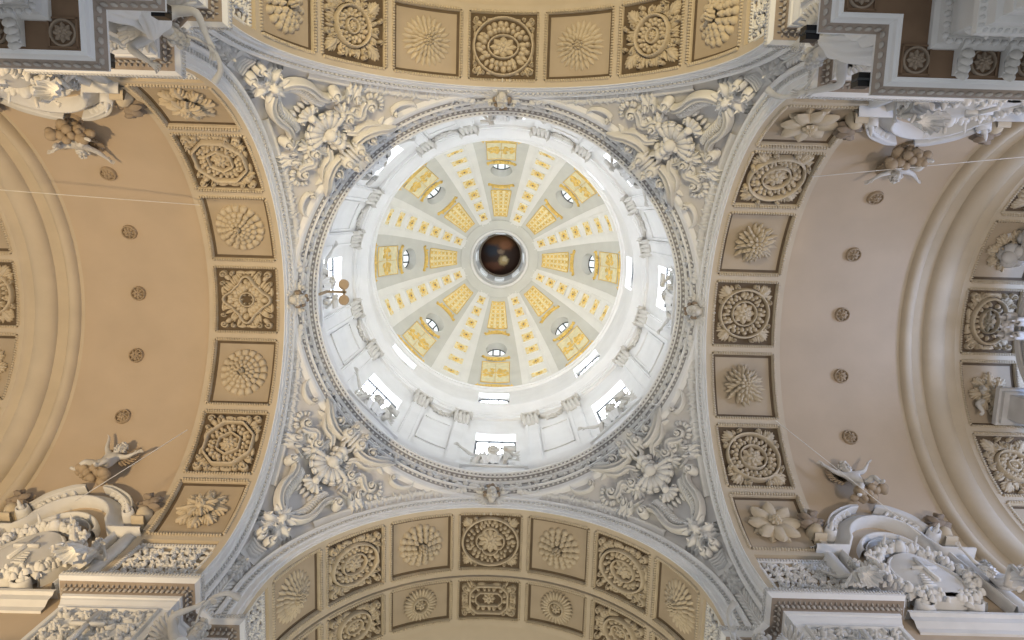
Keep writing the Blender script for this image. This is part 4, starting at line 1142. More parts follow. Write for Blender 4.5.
for q in (0, 1):
    w_ = ['counterclockwise end', 'clockwise end'][1-q]
    four(group_thing('thin_tendril', [(tendril(bool(q)), 'stem')]), 'thin C-shaped tendril under the ring at the '+w_+' of the %s pendentive', 'tendril', 'tendrils under the ring')
    four(group_thing('thin_curl', [(tendril2(bool(q)), 'stem')]), 'slender curl beside the shell of the %s pendentive, '+w_.replace('end', 'side'), 'tendril', 'curls beside the shells')
# garlands and knots that run along the arch edges, in arch coordinates on the sphere side
def edge_fn(flip):
    def f(V):                                    # x along the arch edge (arc at r=7.75), y outwards, z off
        r = 7.78+V[:, 1]; ph = V[:, 0]/7.78; y = r*np.sin(ph); z = ZC+r*np.cos(ph)
        rr = np.sqrt(np.maximum(RHO**2-(z-ZC)**2-y**2, 0))
        P = np.stack([rr-V[:, 2]*1.0, y, z], 1)
        if flip: P = P[:, [1, 0, 2]]
        return P
    return f
def garland(flip):
    g = MB(edge_fn(flip)); rn = random.Random(2)
    for i in range(56):
        t = i/55; x = 1.1+4.2*t; blob(g, x, .12+rn.uniform(-.05, .05), .03, .10, .09, .09, t=S_LO)
        if i % 2: leaf(g, x, .12, rn.uniform(-.5, .5)+(PI/2 if i % 4 == 1 else -PI/2)*.6, .22, .12, .07, .02, n=3)
    ribbon(g, [(5.3+.2*i, .06) for i in range(12)], .16, .14, 0, _SR)
    return g
def knot(flip, x):
    g = MB(edge_fn(flip))
    for q in (-1, 1): volute(g, x+q*.17, .22, .21, PI/2, 1.3, q, h=.34)
    for i in range(3): ribbon(g, [(x-.22+.2*i, -.05), (x-.2+.2*i, .35)], .14, .24, 0, _SR)
    return g
for q in (0, 1):
    w_ = ['edge toward the side arch', 'edge toward the nave arch']
    for nm_, bld, fmt, cat in (('fruit_garland', lambda f: [(garland(f), 'fruit')], 'narrow fruit garland of the %s pendentive', 'garland'),
                          ('scroll_knot', lambda f: [(knot(f, 5.6), 'volutes')], 'scroll knot clasping the arch moulding beside %s pendentive', 'knot'), ('small_knot', lambda f: [(knot(f, 8.9), 'volutes')], 'lower scroll clasp on the arch moulding beside %s bracket', 'knot')):
        root = group_thing(nm_, bld(bool(q)))
        for k in range(4):
            o = root if k == 0 else dup(root); o.matrix_world = RZ(k*PI/2)
            arch = (k if q == 0 else k+1) % 4
            prop(o, fmt.replace('%s', CORN[k])+', on the %s arch' % ['right', 'bottom', 'left', 'top'][arch], cat, fmt.split(' ')[1]+' pieces along the arch edges')
# ------------------------------------------------------------------ figures
def skin_mesh(name, chains, m, sub=1):
    """chains: list of [(x,y,z,r), ...]; the first point of a later chain may repeat a joint to branch from it"""
    pts = []; rad = []; edges = []; idx = {}
    for ch in chains:
        prev = None
        for (x, y, z, r) in ch:
            key = (round(x, 4), round(y, 4), round(z, 4))
            if key not in idx: idx[key] = len(pts); pts.append((x, y, z)); rad.append(r)
            i = idx[key]
            if prev is not None and prev != i: edges.append((prev, i))
            prev = i
    me = bpy.data.meshes.new(name); me.from_pydata(pts, edges, []); o = bpy.data.objects.new(name, me); COL.objects.link(o)
    mod = o.modifiers.new('skin', 'SKIN'); mod.use_smooth_shade = True; mod.branch_smoothing = .5
    for i, v in enumerate(me.skin_vertices[0].data): v.radius = (rad[i], rad[i])
    me.skin_vertices[0].data[0].use_root = True
    s = o.modifiers.new('sub', 'SUBSURF'); s.levels = s.render_levels = sub
    dg = bpy.context.evaluated_depsgraph_get(); ev = o.evaluated_get(dg); nm = bpy.data.meshes.new_from_object(ev)
    V = np.array([v.co[:] for v in nm.vertices]); F = [tuple(p.vertices) for p in nm.polygons]
    bpy.data.objects.remove(o); bpy.data.meshes.remove(me); bpy.data.meshes.remove(nm)
    return V, F
def hand(w, e, r):
    """five fingers growing from wrist w, continuing the forearm e->w"""
    w = np.array(w); e = np.array(e); d = (w-e)/np.linalg.norm(w-e); s = np.cross(d, (0.3, .2, 1.0)); s /= np.linalg.norm(s); u = np.cross(s, d)
    P = w+d*.07; out = [[(*w, r), (*P, r*1.15)]]
    for i, L in enumerate((.060, .075, .082, .074)):
        a = P+s*(i-1.5)*.022+d*.03; b = a+d*L*.55-u*.012+s*(i-1.5)*.006; c = b+d*L*.45-u*.03
        out.append([(*P, r*1.15), (*a, .011), (*b, .010), (*c, .008)])
    t0 = w+d*.02+s*.045; t1 = t0+d*.04+s*.02-u*.01; out.append([(*w, r), (*t0, .013), (*t1, .010)])
    return out
def body(pose, child=False):
    J = {k: tuple(v) for k, v in pose.items()}; q = 1.15 if child else 1.0
    r = dict(pel=.135, bel=.12, che=.145, nk=.055, hd=.095, sh=.065, el=.048, wr=.030, hip=.09, kn=.062, an=.038, ft=.035)
    def p(n, rr): return (*J[n], r[rr]*q)
    C = [[p('pelvis', 'pel'), p('belly', 'bel'), p('chest', 'che'), p('neck', 'nk'), p('head', 'hd'), (*(np.array(J['head'])+(np.array(J['head'])-np.array(J['neck']))*.55), .085*q)]]
    for s in 'LR':
        C.append([p('chest', 'che'), p('sh'+s, 'sh'), p('el'+s, 'el'), p('wr'+s, 'wr')]); C += hand(J['wr'+s], J['el'+s], .030*q)
        C.append([p('pelvis', 'pel'), p('hip'+s, 'hip'), p('kn'+s, 'kn'), p('an'+s, 'an'), p('toe'+s, 'ft')])
    return C
def head_mesh(mb, c, up, fwd, s=1.0):
    """skull with brow, nose, mouth, chin, eyes and ears, centre c, facing fwd"""
    up = Vector(up).normalized(); fwd = (Vector(fwd)-Vector(fwd).dot(up)*up).normalized(); sd = up.cross(fwd)
    A_ = np.array([sd, fwd, up]).T * s; T0, t0 = mb.T[-1]; mb.T.append((T0 @ A_, T0 @ np.array(c)+t0))
    blob(mb, 0, 0, .02, .078, .098, .115, t=S_FU); blob(mb, 0, .025, -.05, .058, .07, .07, t=S_FU)
    leaf_ = [(0, .105, .02, .012, .016, .03), (0, .118, -.012, .016, .02, .016), (0, .098, -.048, .026, .014, .008), (0, .096, -.06, .022, .014, .008), (0, .085, -.088, .022, .022, .018),
             (.034, .088, .022, .017, .012, .010), (-.034, .088, .022, .017, .012, .010), (.034, .090, .042, .024, .012, .007), (-.034, .090, .042, .024, .012, .007), (.045, .07, -.03, .026, .024, .026), (-.045, .07, -.03, .026, .024, .026), (.08, 0, .0, .012, .024, .032), (-.08, 0, .0, .012, .024, .032)]
    for x, y, z, a, b, c_ in leaf_: blob(mb, x, y, z, a, b, c_, t=S_FU)
    mb.T.pop()
def hair_mesh(mb, c, up, fwd, s=1.0, seed=1):
    up = Vector(up).normalized(); fwd = (Vector(fwd)-Vector(fwd).dot(up)*up).normalized(); sd = up.cross(fwd); rn = random.Random(seed)
    A_ = np.array([sd, fwd, up]).T * s; T0, t0 = mb.T[-1]; mb.T.append((T0 @ A_, T0 @ np.array(c)+t0))
    for i in range(46):
        th = rn.uniform(0, 2*PI); z = rn.uniform(-.45, 1); rr = math.sqrt(1-z*z); x, y, zz = rr*math.cos(th), rr*math.sin(th), z
        if y > .35 and z < .62: continue
        blob(mb, x*.088, y*.102-.008, .03+zz*.112, .028, .028, .024, t=S_FU if i < 0 else S_MD)
        blob(mb, x*.088, y*.102-.008, .03+zz*.112, .028, .028, -.02, t=S_MD)
    mb.T.pop()
def robe(mb, rings, n=40, folds=9, amp=.22, seed=0):
    """rings: (x,y,z, rx, ry) down the body; ry along y; cloth with deep pleats"""
    rn = random.Random(seed); V = []; ph = [rn.uniform(0, 6.3) for _ in range(3)]
    R_ = np.array(rings, float); Q = np.concatenate([spline(R_[:, :3], 4), spline(R_[:, [3, 4, 4]], 4)[:, :2]], 1); m = n*2
    for i, (x, y, z, rx, ry) in enumerate(Q):
        k = i/(len(Q)-1)
        for j in range(m):
            a = 2*PI*j/m; f = 1+amp*k**.5*((1-2*abs(math.sin(folds*.5*a+ph[0]+k*1.5)))*.6+.4*math.sin((folds*1.7)*a//1*0+(folds+4)*a+ph[1]-k*2.5))
            V.append((x+rx*f*math.cos(a), y+ry*f*math.sin(a), z+.02*math.sin(5*a+ph[2])))
    mb.add(V, grid_faces(len(Q), m, wv=True))
    for base, q in ((0, -.02), (len(V)-m, .22)):      # hems turn inwards
        c = np.mean(V[base:base+m], 0); inner = [tuple(c+(np.array(V[base+j])-c)*.72+np.array([0, 0, q])) for j in range(m)]; cap = [tuple(c+(np.array(V[base+j])-c)*.25+np.array([0, 0, q*1.5])) for j in range(m)]
        mb.add(V[base:base+m]+inner+cap, [(j, (j+1) % m, m+(j+1) % m, m+j) for j in range(m)]+[(m+j, m+(j+1) % m, 2*m+(j+1) % m, 2*m+j) for j in range(m)]+[tuple(range(2*m, 3*m))])
def wing(mb, root_pt, out, up, L=1.0, nf=9):
    """layered feathers fanning from a shoulder"""
    r = np.array(root_pt, float); o = np.array(out, float); o /= np.linalg.norm(o); u = np.array(up, float); u -= (u @ o)*o; u /= np.linalg.norm(u); nrm = np.cross(o, u)
    for layer, (k0, wd, th) in enumerate(((1.0, .16, .02), (.66, .15, .045), (.40, .14, .07))):
        for i in range(nf):
            t = i/(nf-1); a = 1.15-t*1.75; base = r+(o*math.cos(1.0)+u*math.sin(1.0))*L*.42*(1-t)*(1 if layer < 2 else .8)
            d = o*math.cos(a)+u*math.sin(a); ln = L*k0*(.95-.35*t); s = np.cross(nrm, d); V = []
            for q in range(6):
                tt = q/5; w2 = wd*L*.5*math.sin(PI*min(1, .25+.68*tt))**.6
                for j in (-1, 0, 1):
                    V.append(base+d*ln*tt+s*w2*j+nrm*(th*(1 if j == 0 else .4)))
                for j in (1, -1): V.append(base+d*ln*tt+s*w2*j-nrm*.02)
            mb.add(V, grid_faces(6, 5, wv=True))
    P = [r+(o*math.cos(a)+u*math.sin(a))*L*.46*t for a, t in ((1.0, 0), (1.05, .5), (1.0, 1.0))]
def figure(name, pose, robe_rings=None, wings=None, scale=1.0, child=False, fwd=(0, 1, 0), robe_m=None, seed=0, props=None, wing_m=None):
    root = bpy.data.objects.new(name, None); COL.objects.link(root)
    V, F = skin_mesh(name, body(pose, child), M['skin']); b = MB(); b.T[-1] = (np.eye(3)*scale, np.zeros(3)); b.add(V, F)
    nk, hd = np.array(pose['neck']), np.array(pose['head']); up = hd-nk
    head_mesh(b, hd, up, fwd, 1.25 if child else 1.1); b.build('body', M['skin'], root)
    h = MB(); h.T[-1] = (np.eye(3)*scale, np.zeros(3)); hair_mesh(h, hd, up, fwd, 1.3 if child else 1.15, seed); h.build('hair', M['skin'], root)
    if robe_rings:
        for i, rr in enumerate(robe_rings): r_ = MB(); r_.T[-1] = (np.eye(3)*scale, np.zeros(3)); robe(r_, rr, seed=seed+i); r_.build('robe' if i == 0 else 'cloak', robe_m or M['white'], root)
    if wings:
        for wr in wings: w_ = MB(); w_.T[-1] = (np.eye(3)*scale, np.zeros(3)); wing(w_, *wr); w_.build('wing', wing_m or M['skin'], root)
    for bld, nm, m in (props or []): bb = MB(); bb.T[-1] = (np.eye(3)*scale, np.zeros(3)); bld(bb); bb.build(nm, m, root)
    return root
# poses in metres, standing height about 1.75, facing +y
STAND = dict(pelvis=(0, 0, .95), belly=(0, .02, 1.12), chest=(0, .04, 1.32), neck=(0, .05, 1.50), head=(0, .08, 1.64), shL=(-.20, .03, 1.43), elL=(-.36, .12, 1.20), wrL=(-.30, .38, 1.18),
             shR=(.20, .03, 1.43), elR=(.38, .22, 1.42), wrR=(.22, .42, 1.62), hipL=(-.10, 0, .90), knL=(-.13, .08, .50), anL=(-.15, -.08, .10), toeL=(-.16, .08, .03), hipR=(.10, 0, .90), knR=(.14, .16, .52), anR=(.16, .10, .10), toeR=(.18, .26, .03))
PUTTO = dict(pelvis=(0, 0, .40), belly=(0, .03, .52), chest=(0, .02, .68), neck=(0, .02, .81), head=(0, .04, .93), shL=(-.15, .02, .76), elL=(-.34, .06, .74), wrL=(-.50, .12, .86), shR=(.15, .02, .76), elR=(.32, .04, .90), wrR=(.44, .08, 1.10),
             hipL=(-.08, .02, .36), knL=(-.24, .26, .36), anL=(-.20, .30, .10), toeL=(-.22, .42, .05), hipR=(.08, .02, .36), knR=(.20, .24, .20), anR=(.34, .12, .02), toeR=(.44, .18, .0))
SEAT = dict(pelvis=(0, 0, .55), belly=(0, .02, .74), chest=(0, .06, .96), neck=(0, .08, 1.14), head=(.02, .14, 1.28), shL=(-.20, .05, 1.07), elL=(-.40, .16, .92), wrL=(-.26, .40, .86), shR=(.20, .05, 1.07), elR=(.46, .10, 1.14), wrR=(.66, .22, 1.36),
            hipL=(-.11, .02, .52), knL=(-.22, .44, .56), anL=(-.20, .42, .14), toeL=(-.22, .60, .06), hipR=(.11, .02, .52), knR=(.28, .42, .50), anR=(.36, .30, .10), toeR=(.42, .46, .03))
# trumpeting angels leaning out from the four piers
def horn(b):
    P = spline([(.10, .20, 1.60), (.17, .33, 1.68), (.17, .46, 1.78), (.07, .56, 1.88), (-.08, .58, 1.93)], 5); n = len(P); V = []
    for i, p in enumerate(P):
        d = P[min(i+1, n-1)]-P[max(i-1, 0)]; d /= np.linalg.norm(d); s = np.cross(d, (0, 0, 1)); s /= np.linalg.norm(s); u = np.cross(s, d); r = .014+.030*(i/(n-1))**2
        for j in range(8): a = 2*PI*j/8; V.append(p+(s*math.cos(a)+u*math.sin(a))*r)
    b.add(V, grid_faces(n, 8, wv=True))
ang = figure('trumpeting_angel', STAND, [[(0, .03, 1.40, .17, .12), (0, .03, 1.2, .16, .13), (0, 0, 1.0, .18, .15), (0, .04, .75, .22, .19), (-.02, .05, .5, .25, .21), (-.06, .0, .3, .27, .22), (-.10, -.08, .2, .28, .2)],
      [(-.05, .12, 1.32, .12, .06), (.10, .14, 1.08, .17, .10), (.22, .12, .85, .18, .10), (.40, .02, .66, .16, .08), (.58, -.08, .60, .10, .05)]],
      [((-.12, -.08, 1.38), (-1, -.25, .1), (0, 0, 1), .42), ((.12, -.08, 1.38), (1, -.25, .1), (0, 0, 1), .42)], 2.05, fwd=(0, 1, .2), seed=3, props=[(horn, 'trumpet', M['skin'])], wing_m=M['skin'])
for k in range(4):
    o = ang if k == 0 else dup(ang)
    d = Vector((-_s, -_s, 0)); lean = Matrix.Rotation(-.12, 4, 'X')
    az = math.atan2(-1, -1)-PI/2
    o.matrix_world = RZ(k*PI/2) @ Matrix.Translation((7.52, 7.52, 12.68)) @ RZ(az) @ lean
    prop(o, 'white robed winged angel blowing a curved trumpet at the corner of the %s pier' % CORN[k], 'statue', 'trumpeting angels of the piers')
# cherub heads where ring and arches meet
def cherub():
    root = bpy.data.objects.new('cherub_keystone', None); COL.objects.link(root)
    h = MB(); head_mesh(h, (0, 0, .22), (0, 1, 0), (0, -.25, 1), 3.0); h.build('head', M['skin'], root)
    hh = MB(); hair_mesh(hh, (0, 0, .22), (0, 1, 0), (0, -.25, 1), 3.15, 4); hh.build('hair', M['shade'], root)
    for q in (-1, 1):
        w_ = MB(); 
        for i in range(5): leaf(w_, q*.18, .0-.05*i, (0 if q > 0 else PI)+q*(.55-.35*i), .62-.05*i, .2, .14, .02+.03*i, n=5)
        volute(w_, q*.45, .28, .2, PI/2, 1.3, q, h=.22); w_.build('wing', M['stucco'], root)
    sc = MB(); 
    for q in (-1, 1): volute(sc, q*.22, -.42, .2, -PI/2, 1.3, -q, h=.2)
    for i in range(3): leaf(sc, (i-1)*.16, -.4, -PI/2+(i-1)*.3, .42, .2, .16, .02, n=4)
    sc.build('scroll_foot', M['stucco'], root)
    return root
ch = cherub()
for k in range(4):
    o = ch if k == 0 else dup(ch)
    n_ = Vector((-1, 0, -.75)).normalized(); y_ = Vector((-.75, 0, 1)).normalized(); x_ = y_.cross(n_)
    o.matrix_world = RZ(k*PI/2) @ Matrix(((x_.x, y_.x, n_.x, 8.02), (x_.y, y_.y, n_.y, 0), (x_.z, y_.z, n_.z, 27.05), (0, 0, 0, 1)))
    prop(o, 'winged cherub head under the dome ring at the crown of the %s arch' % ['right', 'bottom', 'left', 'top'][k], 'cherub head', 'cherub heads under the ring')
# seated figures on the ledge in front of the drum windows
def wingbook(b):
    box(b, -.5, -.15, .38, .46, .75, 1.15)
st = figure('seated_statue', SEAT, [[(0, .05, 1.04, .17, .12), (0, .03, .8, .17, .14), (0, .1, .6, .22, .22), (.02, .28, .45, .26, .24), (.03, .3, .25, .20, .16), (.03, .3, .1, .19, .15)],
      [(-.12, .0, 1.0, .12, .08), (-.28, .05, .75, .14, .12), (-.42, .12, .45, .16, .14), (-.46, .2, .15, .12, .10)]], [((-.1, -.1, 1.05), (-1, -.1, .3), (0, 0, 1), .75), ((.1, -.1, 1.05), (1, -.1, .3), (0, 0, 1), .5)], 2.6, fwd=(0, 1, -.1), seed=6,
      props=[(lambda b: [blob(b, x, y, z, r, r*.9, r*.7, t=S_FU) for x, y, z, r in ((.5, .25, .05, .14), (.68, .2, .1, .12), (-.5, .3, .05, .14))], 'cloud', M['white']), (lambda b: [blob(b, x, y, z, q, q*.8, q*.7, t=S_FU) for x, y, z, q in ((0, .2, .12, .20), (.24, .22, .10, .16), (-.24, .2, .1, .17), (.4, .1, .1, .14), (-.42, .1, .1, .14), (.1, .3, .1, .12))], 'rock', M['white']), (lambda b: (box(b, -.55, .55, -.1, .42, -.54, -.06), box(b, -.6, .6, -.1, .47, -.06, 0)), 'pedestal', M['white']), (lambda b: box(b, -.40, -.16, .40, .45, .82, 1.1), 'book', M['skin'])])
for k in range(8):
    o = st if k == 0 else dup(st); az = k*S45
    o.matrix_world = RZ(az) @ Matrix.Translation((8.45, 0, 30.15)) @ RZ(PI/2) @ Matrix.Diagonal((1, .62, 1, 1)) 
    prop(o, 'white seated winged statue on the ledge before the %s drum window' % DIRN[k], 'statue', 'seated statues before the drum windows')

# ------------------------------------------------------------------ attic relief panels, modillions, soffit rosettes, frieze and capitals of the piers
ap = {'frame': MB(), 'relief': foliage_panel(1.10, 1.62, 12, k=.9, H=.15)}
for (x0, y0, x1, y1) in ((-1.22, -1.74, 1.22, -1.74), (1.22, -1.74, 1.22, 1.74), (1.22, 1.74, -1.22, 1.74), (-1.22, 1.74, -1.22, -1.74)):
    L = math.hypot(x1-x0, y1-y0); n = int(L/.10); a = math.atan2(y1-y0, x1-x0); ribbon(ap['frame'], [(x0+(x1-x0)*t, y0+(y1-y0)*t) for t in np.linspace(0, 1, 3)], .09, .09, 0, _SR)
    for i in range(n): t = (i+.5)/n; leaf(ap['frame'], x0+(x1-x0)*t+.05*math.cos(a+PI/2), y0+(y1-y0)*t+.05*math.sin(a+PI/2), a+PI/2+.5, .11, .08, .06, 0, n=2)
cr = MB(); box(cr, -.06, .06, -.9, 1.3, .20, .28); box(cr, -.42, .42, .75, .87, .20, .28); ap['cross'] = cr
at_ = flat_panel('attic_relief_panel', ap)
n = 0
for k in range(4):
    for q in (0, 1):
        o = at_ if n == 0 else dup(at_); n += 1
        mw = wall_frame((9.64, 7.0, 14.88), (1, 0, 0), (0, 0, 1)) if q == 0 else wall_frame((7.0, 9.64, 14.88), (0, -1, 0), (0, 0, 1))
        o.matrix_world = RZ(k*PI/2) @ mw
        arch = (k if q == 0 else k+1) % 4
        prop(o, 'framed foliage relief with cross on %s pier, under %s arch' % (CORN[k], ['right', 'bottom', 'left', 'top'][arch]), 'relief', 'attic relief panels of the piers')
# modillions and rosettes under the main cornice
mo = bpy.data.objects.new('modillion', None); COL.objects.link(mo)
b = MB(); P = [(0, 0), (.50, 0), (.50, -.07), (.44, -.13), (.36, -.12), (.26, -.10), (.14, -.17), (.04, -.26), (0, -.26)]
V = [(x, y, z) for y in (-.11, .11) for x, z in P]; m_ = len(P); b.add(V, [(i, (i+1) % m_, m_+(i+1) % m_, m_+i) for i in range(m_)]+[tuple(range(m_)), tuple(range(m_, 2*m_))]); b.build('bracket', M['stucco'], mo, smooth=False)
b = MB(); 
for t in range(4): x = .46-.11*t; leaf(b, x-.02, 0, 0, .16, .24, -.10, -.10-.035*t, lift=-.05, n=4)
leaf(b, .1, .0, 0, .46, .22, -.08, -.14, lift=.04, n=5); b.build('acanthus_leaf', M['skin'], mo)
so = bpy.data.objects.new('soffit_rosette', None); COL.objects.link(so)
b = MB(); b.T[-1] = (np.diag([1, 1, -1.0]), np.zeros(3)); flower(b, .17, 8, 2, .07); ring_band(b, lambda a: .21, .05, .05, n=20); b.build('petals', M['shade'], so)
b = MB(); 
for (x0, x1, y0, y1) in ((-.25, .25, -.25, -.22), (-.25, .25, .22, .25), (-.25, -.22, -.25, .25), (.22, .25, -.25, .25)): box(b, x0, x1, y0, y1, -.03, 0)
b.build('frame', M['brown'], so, smooth=False)
nm = ns = 0
for k in range(4):
    for side in (0, 1):
        for i in range(8):
            t = 7.95+.80*i
            if side == 0: loc, rz = (t, MQ-.08, 12.175), -PI/2
            else: loc, rz = (MQ-.08, t, 12.175), PI
            if i < 6:
                o = mo if nm == 0 else dup(mo); nm += 1; o.matrix_world = RZ(k*PI/2) @ Matrix.Translation(loc) @ RZ(rz)
                arch = (k if side == 0 else k+1) % 4
                prop(o, 'leafy cornice bracket of %s pier, %s from corner, %s arch side' % (CORN[k], ['first', 'second', 'third', 'fourth', 'fifth', 'sixth'][i], ['right', 'bottom', 'left', 'top'][arch]), 'modillion', 'modillions of the main cornice')
            if i < 7:
                c_ = t-.40; l2 = (c_, MQ-.34, 12.18) if side == 0 else (MQ-.34, c_, 12.18)
                if i == 0: l2 = (7.2, MQ-.34, 12.18) if side == 0 else (MQ-.34, 7.2, 12.18)
                o = so if ns == 0 else dup(so); ns += 1; o.matrix_world = RZ(k*PI/2) @ Matrix.Translation(l2)
                prop(o, 'round rosette on brown soffit of %s pier, %s place, %s arch side' % (CORN[k], ['corner', 'second', 'third', 'fourth', 'fifth', 'sixth', 'seventh'][i], ['right', 'bottom', 'left', 'top'][arch]), 'rosette', 'soffit rosettes of the main cornice')
# foliage of the main frieze and pilaster capitals
fr_ = {'relief': foliage_panel(1.9, .30, 21, k=.8, H=.12)}
fz0 = flat_panel('frieze_relief', fr_)
def capital():
    root = bpy.data.objects.new('pier_capital', None); COL.objects.link(root)
    b = MB()
    for y, z, n_ in ((-.9, .05, 5), (-.45, .10, 4)):
        for i in range(n_): x = -.62+1.24*(i+.5)/n_; acanthus(b, x, y, PI/2, .75, .42, .16, z, lift=.22, k=3)
    b.build('leaves', M['white'], root)
    b = MB()
    for q in (-1, 1): volute(b, q*.62, .30, .24, PI/2, 1.6, q, h=.3, z0=.2); volute(b, q*.2, .30, .16, PI/2, 1.4, -q, h=.22, z0=.2)
    flower(b, .2, 6, 2, .12, .3); b.build('volutes', M['white'], root)
    b = MB(); box(b, -.85, .85, .52, .70, 0, .42); box(b, -.62, .62, -.95, .52, 0, .10); box(b, -.70, .70, -1.05, -.95, 0, .16); box(b, -.56, .56, -5, -1.05, 0, .10); b.build('abacus', M['stucco'], root, smooth=False)
    return root
cp = capital(); n = 0
for k in range(4):
    for side in (0, 1):
        arch = (k if side == 0 else k+1) % 4
        o = fz0 if n == 0 else dup(fz0)
        mw = wall_frame((9.6, MQ, 11.3), (1, 0, 0), (0, 0, 1)) if side == 0 else wall_frame((MQ, 9.6, 11.3), (0, -1, 0), (0, 0, 1))
        o.matrix_world = RZ(k*PI/2) @ mw; prop(o, 'white foliage relief in main frieze of %s pier, %s arch side' % (CORN[k], ['right', 'bottom', 'left', 'top'][arch]), 'relief', 'frieze reliefs of the piers')
        o = cp if n == 0 else dup(cp)
        mw = wall_frame((8.9, MQ-.05, 9.55), (1, 0, 0), (0, 0, 1)) if side == 0 else wall_frame((MQ-.05, 8.9, 9.55), (0, -1, 0), (0, 0, 1))
        o.matrix_world = RZ(k*PI/2) @ mw; prop(o, 'white acanthus pilaster capital of %s pier, %s arch side' % (CORN[k], ['right', 'bottom', 'left', 'top'][arch]), 'capital', 'pilaster capitals of the piers'); n += 1
# black floodlight boxes on the main cornice
bx_ = bpy.data.objects.new('floodlight_box', None); COL.objects.link(bx_)
b = MB(); box(b, -.12, .12, -.12, .12, 0, .26); b.build('housing', M['black'], bx_, smooth=False)
b = MB(); box(b, -.15, -.12, -.02, .02, -.02, .2); box(b, .12, .15, -.02, .02, -.02, .2); box(b, -.15, .15, -.02, .02, -.03, 0); b.build('bracket', M['iron'], bx_, smooth=False)
for i, (x, y, w_) in enumerate(((5.62, -6.72, 'upper right pier beside top arch'), (6.62, -5.95, 'upper right pier beside right arch'), (-6.9, -5.9, 'upper left pier beside left arch'), (-5.85, -6.75, 'upper left pier beside top arch'))):
    o = bx_ if i == 0 else dup(bx_); o.matrix_world = Matrix.Translation((x, y, 12.68)); prop(o, 'small black floodlight box on main cornice of '+w_, 'floodlight', 'floodlights on the main cornice')

# ------------------------------------------------------------------ pedimented cartouches at the feet of the side vaults
def ped_map(V, r=7.22):
    """x along the arm, y up the vault from the impost, z off the surface"""
    s = r*PI/2+1.75-V[:, 1]
    return arch_xyz(V[:, 0], s, V[:, 2], r)
PXC = 13.45
def PB():
    b = MB(ped_map); b.T[-1] = (np.eye(3), np.array([PXC, 0, 0])); return b
def cornice_path():
    return [(-2.55, 3.25), (-1.55, 3.25)]+[(1.42*math.cos(t), 3.45+1.42*math.sin(t)*.95) for t in np.linspace(PI-.1, .1, 22)]+[(1.55, 3.25), (2.55, 3.25)]
co = PB(); pth = np.array(cornice_path())
ribbon(co, pth, .50, .52, .0, [(-1, 0), (-.95, 1), (-.6, 1.0), (-.55, .8), (-.25, .75), (-.2, .55), (.2, .5), (.25, .3), (.8, .25), (1, 0)])
for i in range(60):
    t = i/59*(len(pth)-1); a = int(min(t, len(pth)-2)); p = pth[a]+(pth[a+1]-pth[a])*(t-a); blob(co, p[0]*.93, p[1]-.12, .24, .05, .05, .09, t=S_LO)
inn = PB(); P = [(1.0*math.cos(t), 3.05+.95*math.sin(t)) for t in np.linspace(PI, 0, 20)]; ribbon(inn, P, .18, .35, 0, _SR); ribbon(inn, [(x*.82, 3.05+(y-3.05)*.8) for x, y in P], .08, .25, 0, _SR)
for s_ in (-1, 1): ribbon(inn, [(s_*2.15, 0), (s_*2.15, 3.1)], .5, .28, 0, _SR); ribbon(inn, [(s_*1.72, 0), (s_*1.72, 3.1)], .14, .38, 0, _SR)
shd = PB(); 
V = []; 
for i in range(9):
    for j in range(13):
        x = -1.0+2*i/8; y = .2+2.3*j/12; w_ = .92*math.sin(PI*min(.95, max(.12, (j+1.2)/14)))**.35; V.append((x*w_, y, .45+.18*(1-x*x)))
shd.add(V, grid_faces(9, 13))
bor = PB(); P = [(1.0*.92*math.cos(t), 1.35+1.22*math.sin(t)) for t in np.linspace(0, 2*PI, 40, endpoint=False)]; ribbon(bor, P, .20, .55, .0, _SR, closed=True)
for s_ in (-1, 1):
    volute(bor, s_*.75, .18, .34, 0, 1.6, s_, h=.36); volute(bor, s_*.85, 2.55, .30, PI, 1.5, -s_, h=.4); ribbon(bor, spline([(s_*.5, 2.7), (s_*1.25, 2.2), (s_*1.3, 1.2), (s_*1.05, .4)], 5), [.1, .24, .24, .12], [.3, .5, .5, .3], 0)
cru = PB(); box(cru, -.05, .05, .75, 2.05, .60, .72); box(cru, -.36, .36, 1.45, 1.55, .60, .72)
for i in range(5): box(cru, -.55+.05*i, -.2, .55+.14*i*1.0, .60+.14*i, .58, .66)
gar = PB(); rn = random.Random(12)
for i in range(150):
    t = i/149; a = PI*(1.05+1.9*t)-PI/2; r = 1.22+rn.uniform(-.16, .16); blob(gar, r*math.cos(a+PI)*1.02, 1.55+r*math.sin(a+PI)*1.18, .38+rn.uniform(0, .15), rn.uniform(.07, .13), None, rn.uniform(.14, .24))
    if i % 3 == 0: leaf(gar, r*math.cos(a+PI), 1.55+r*math.sin(a+PI)*1.18, rn.uniform(0, 6.3), .34, .17, .2, .32, n=3)
hdm = PB(); 
for i in range(9): leaf(hdm, 0, 2.95, PI/2+(i-4)*.42, .60, .26, .32, .35, n=5)
blob(hdm, 0, 2.9, .5, .2, .24, .32, t=S_FU); 
for s_ in (-1, 1): volute(hdm, s_*.5, 2.95, .24, PI/2, 1.4, s_, h=.6)
cre = PB()
for s_ in (-1, 1):
    volute(cre, s_*1.75, 3.95, .30, PI/2, 1.5, s_, h=.5); ribbon(cre, spline([(s_*1.65, 4.25), (s_*1.3, 4.75), (s_*.7, 5.12), (s_*.3, 5.2)], 5), [.2, .26, .2, .1], .42, 0); serrate(cre, [(s_*1.6, 4.3), (s_*1.3, 4.8), (s_*.7, 5.2)], s_, .3, .2, .3, .1, 7)
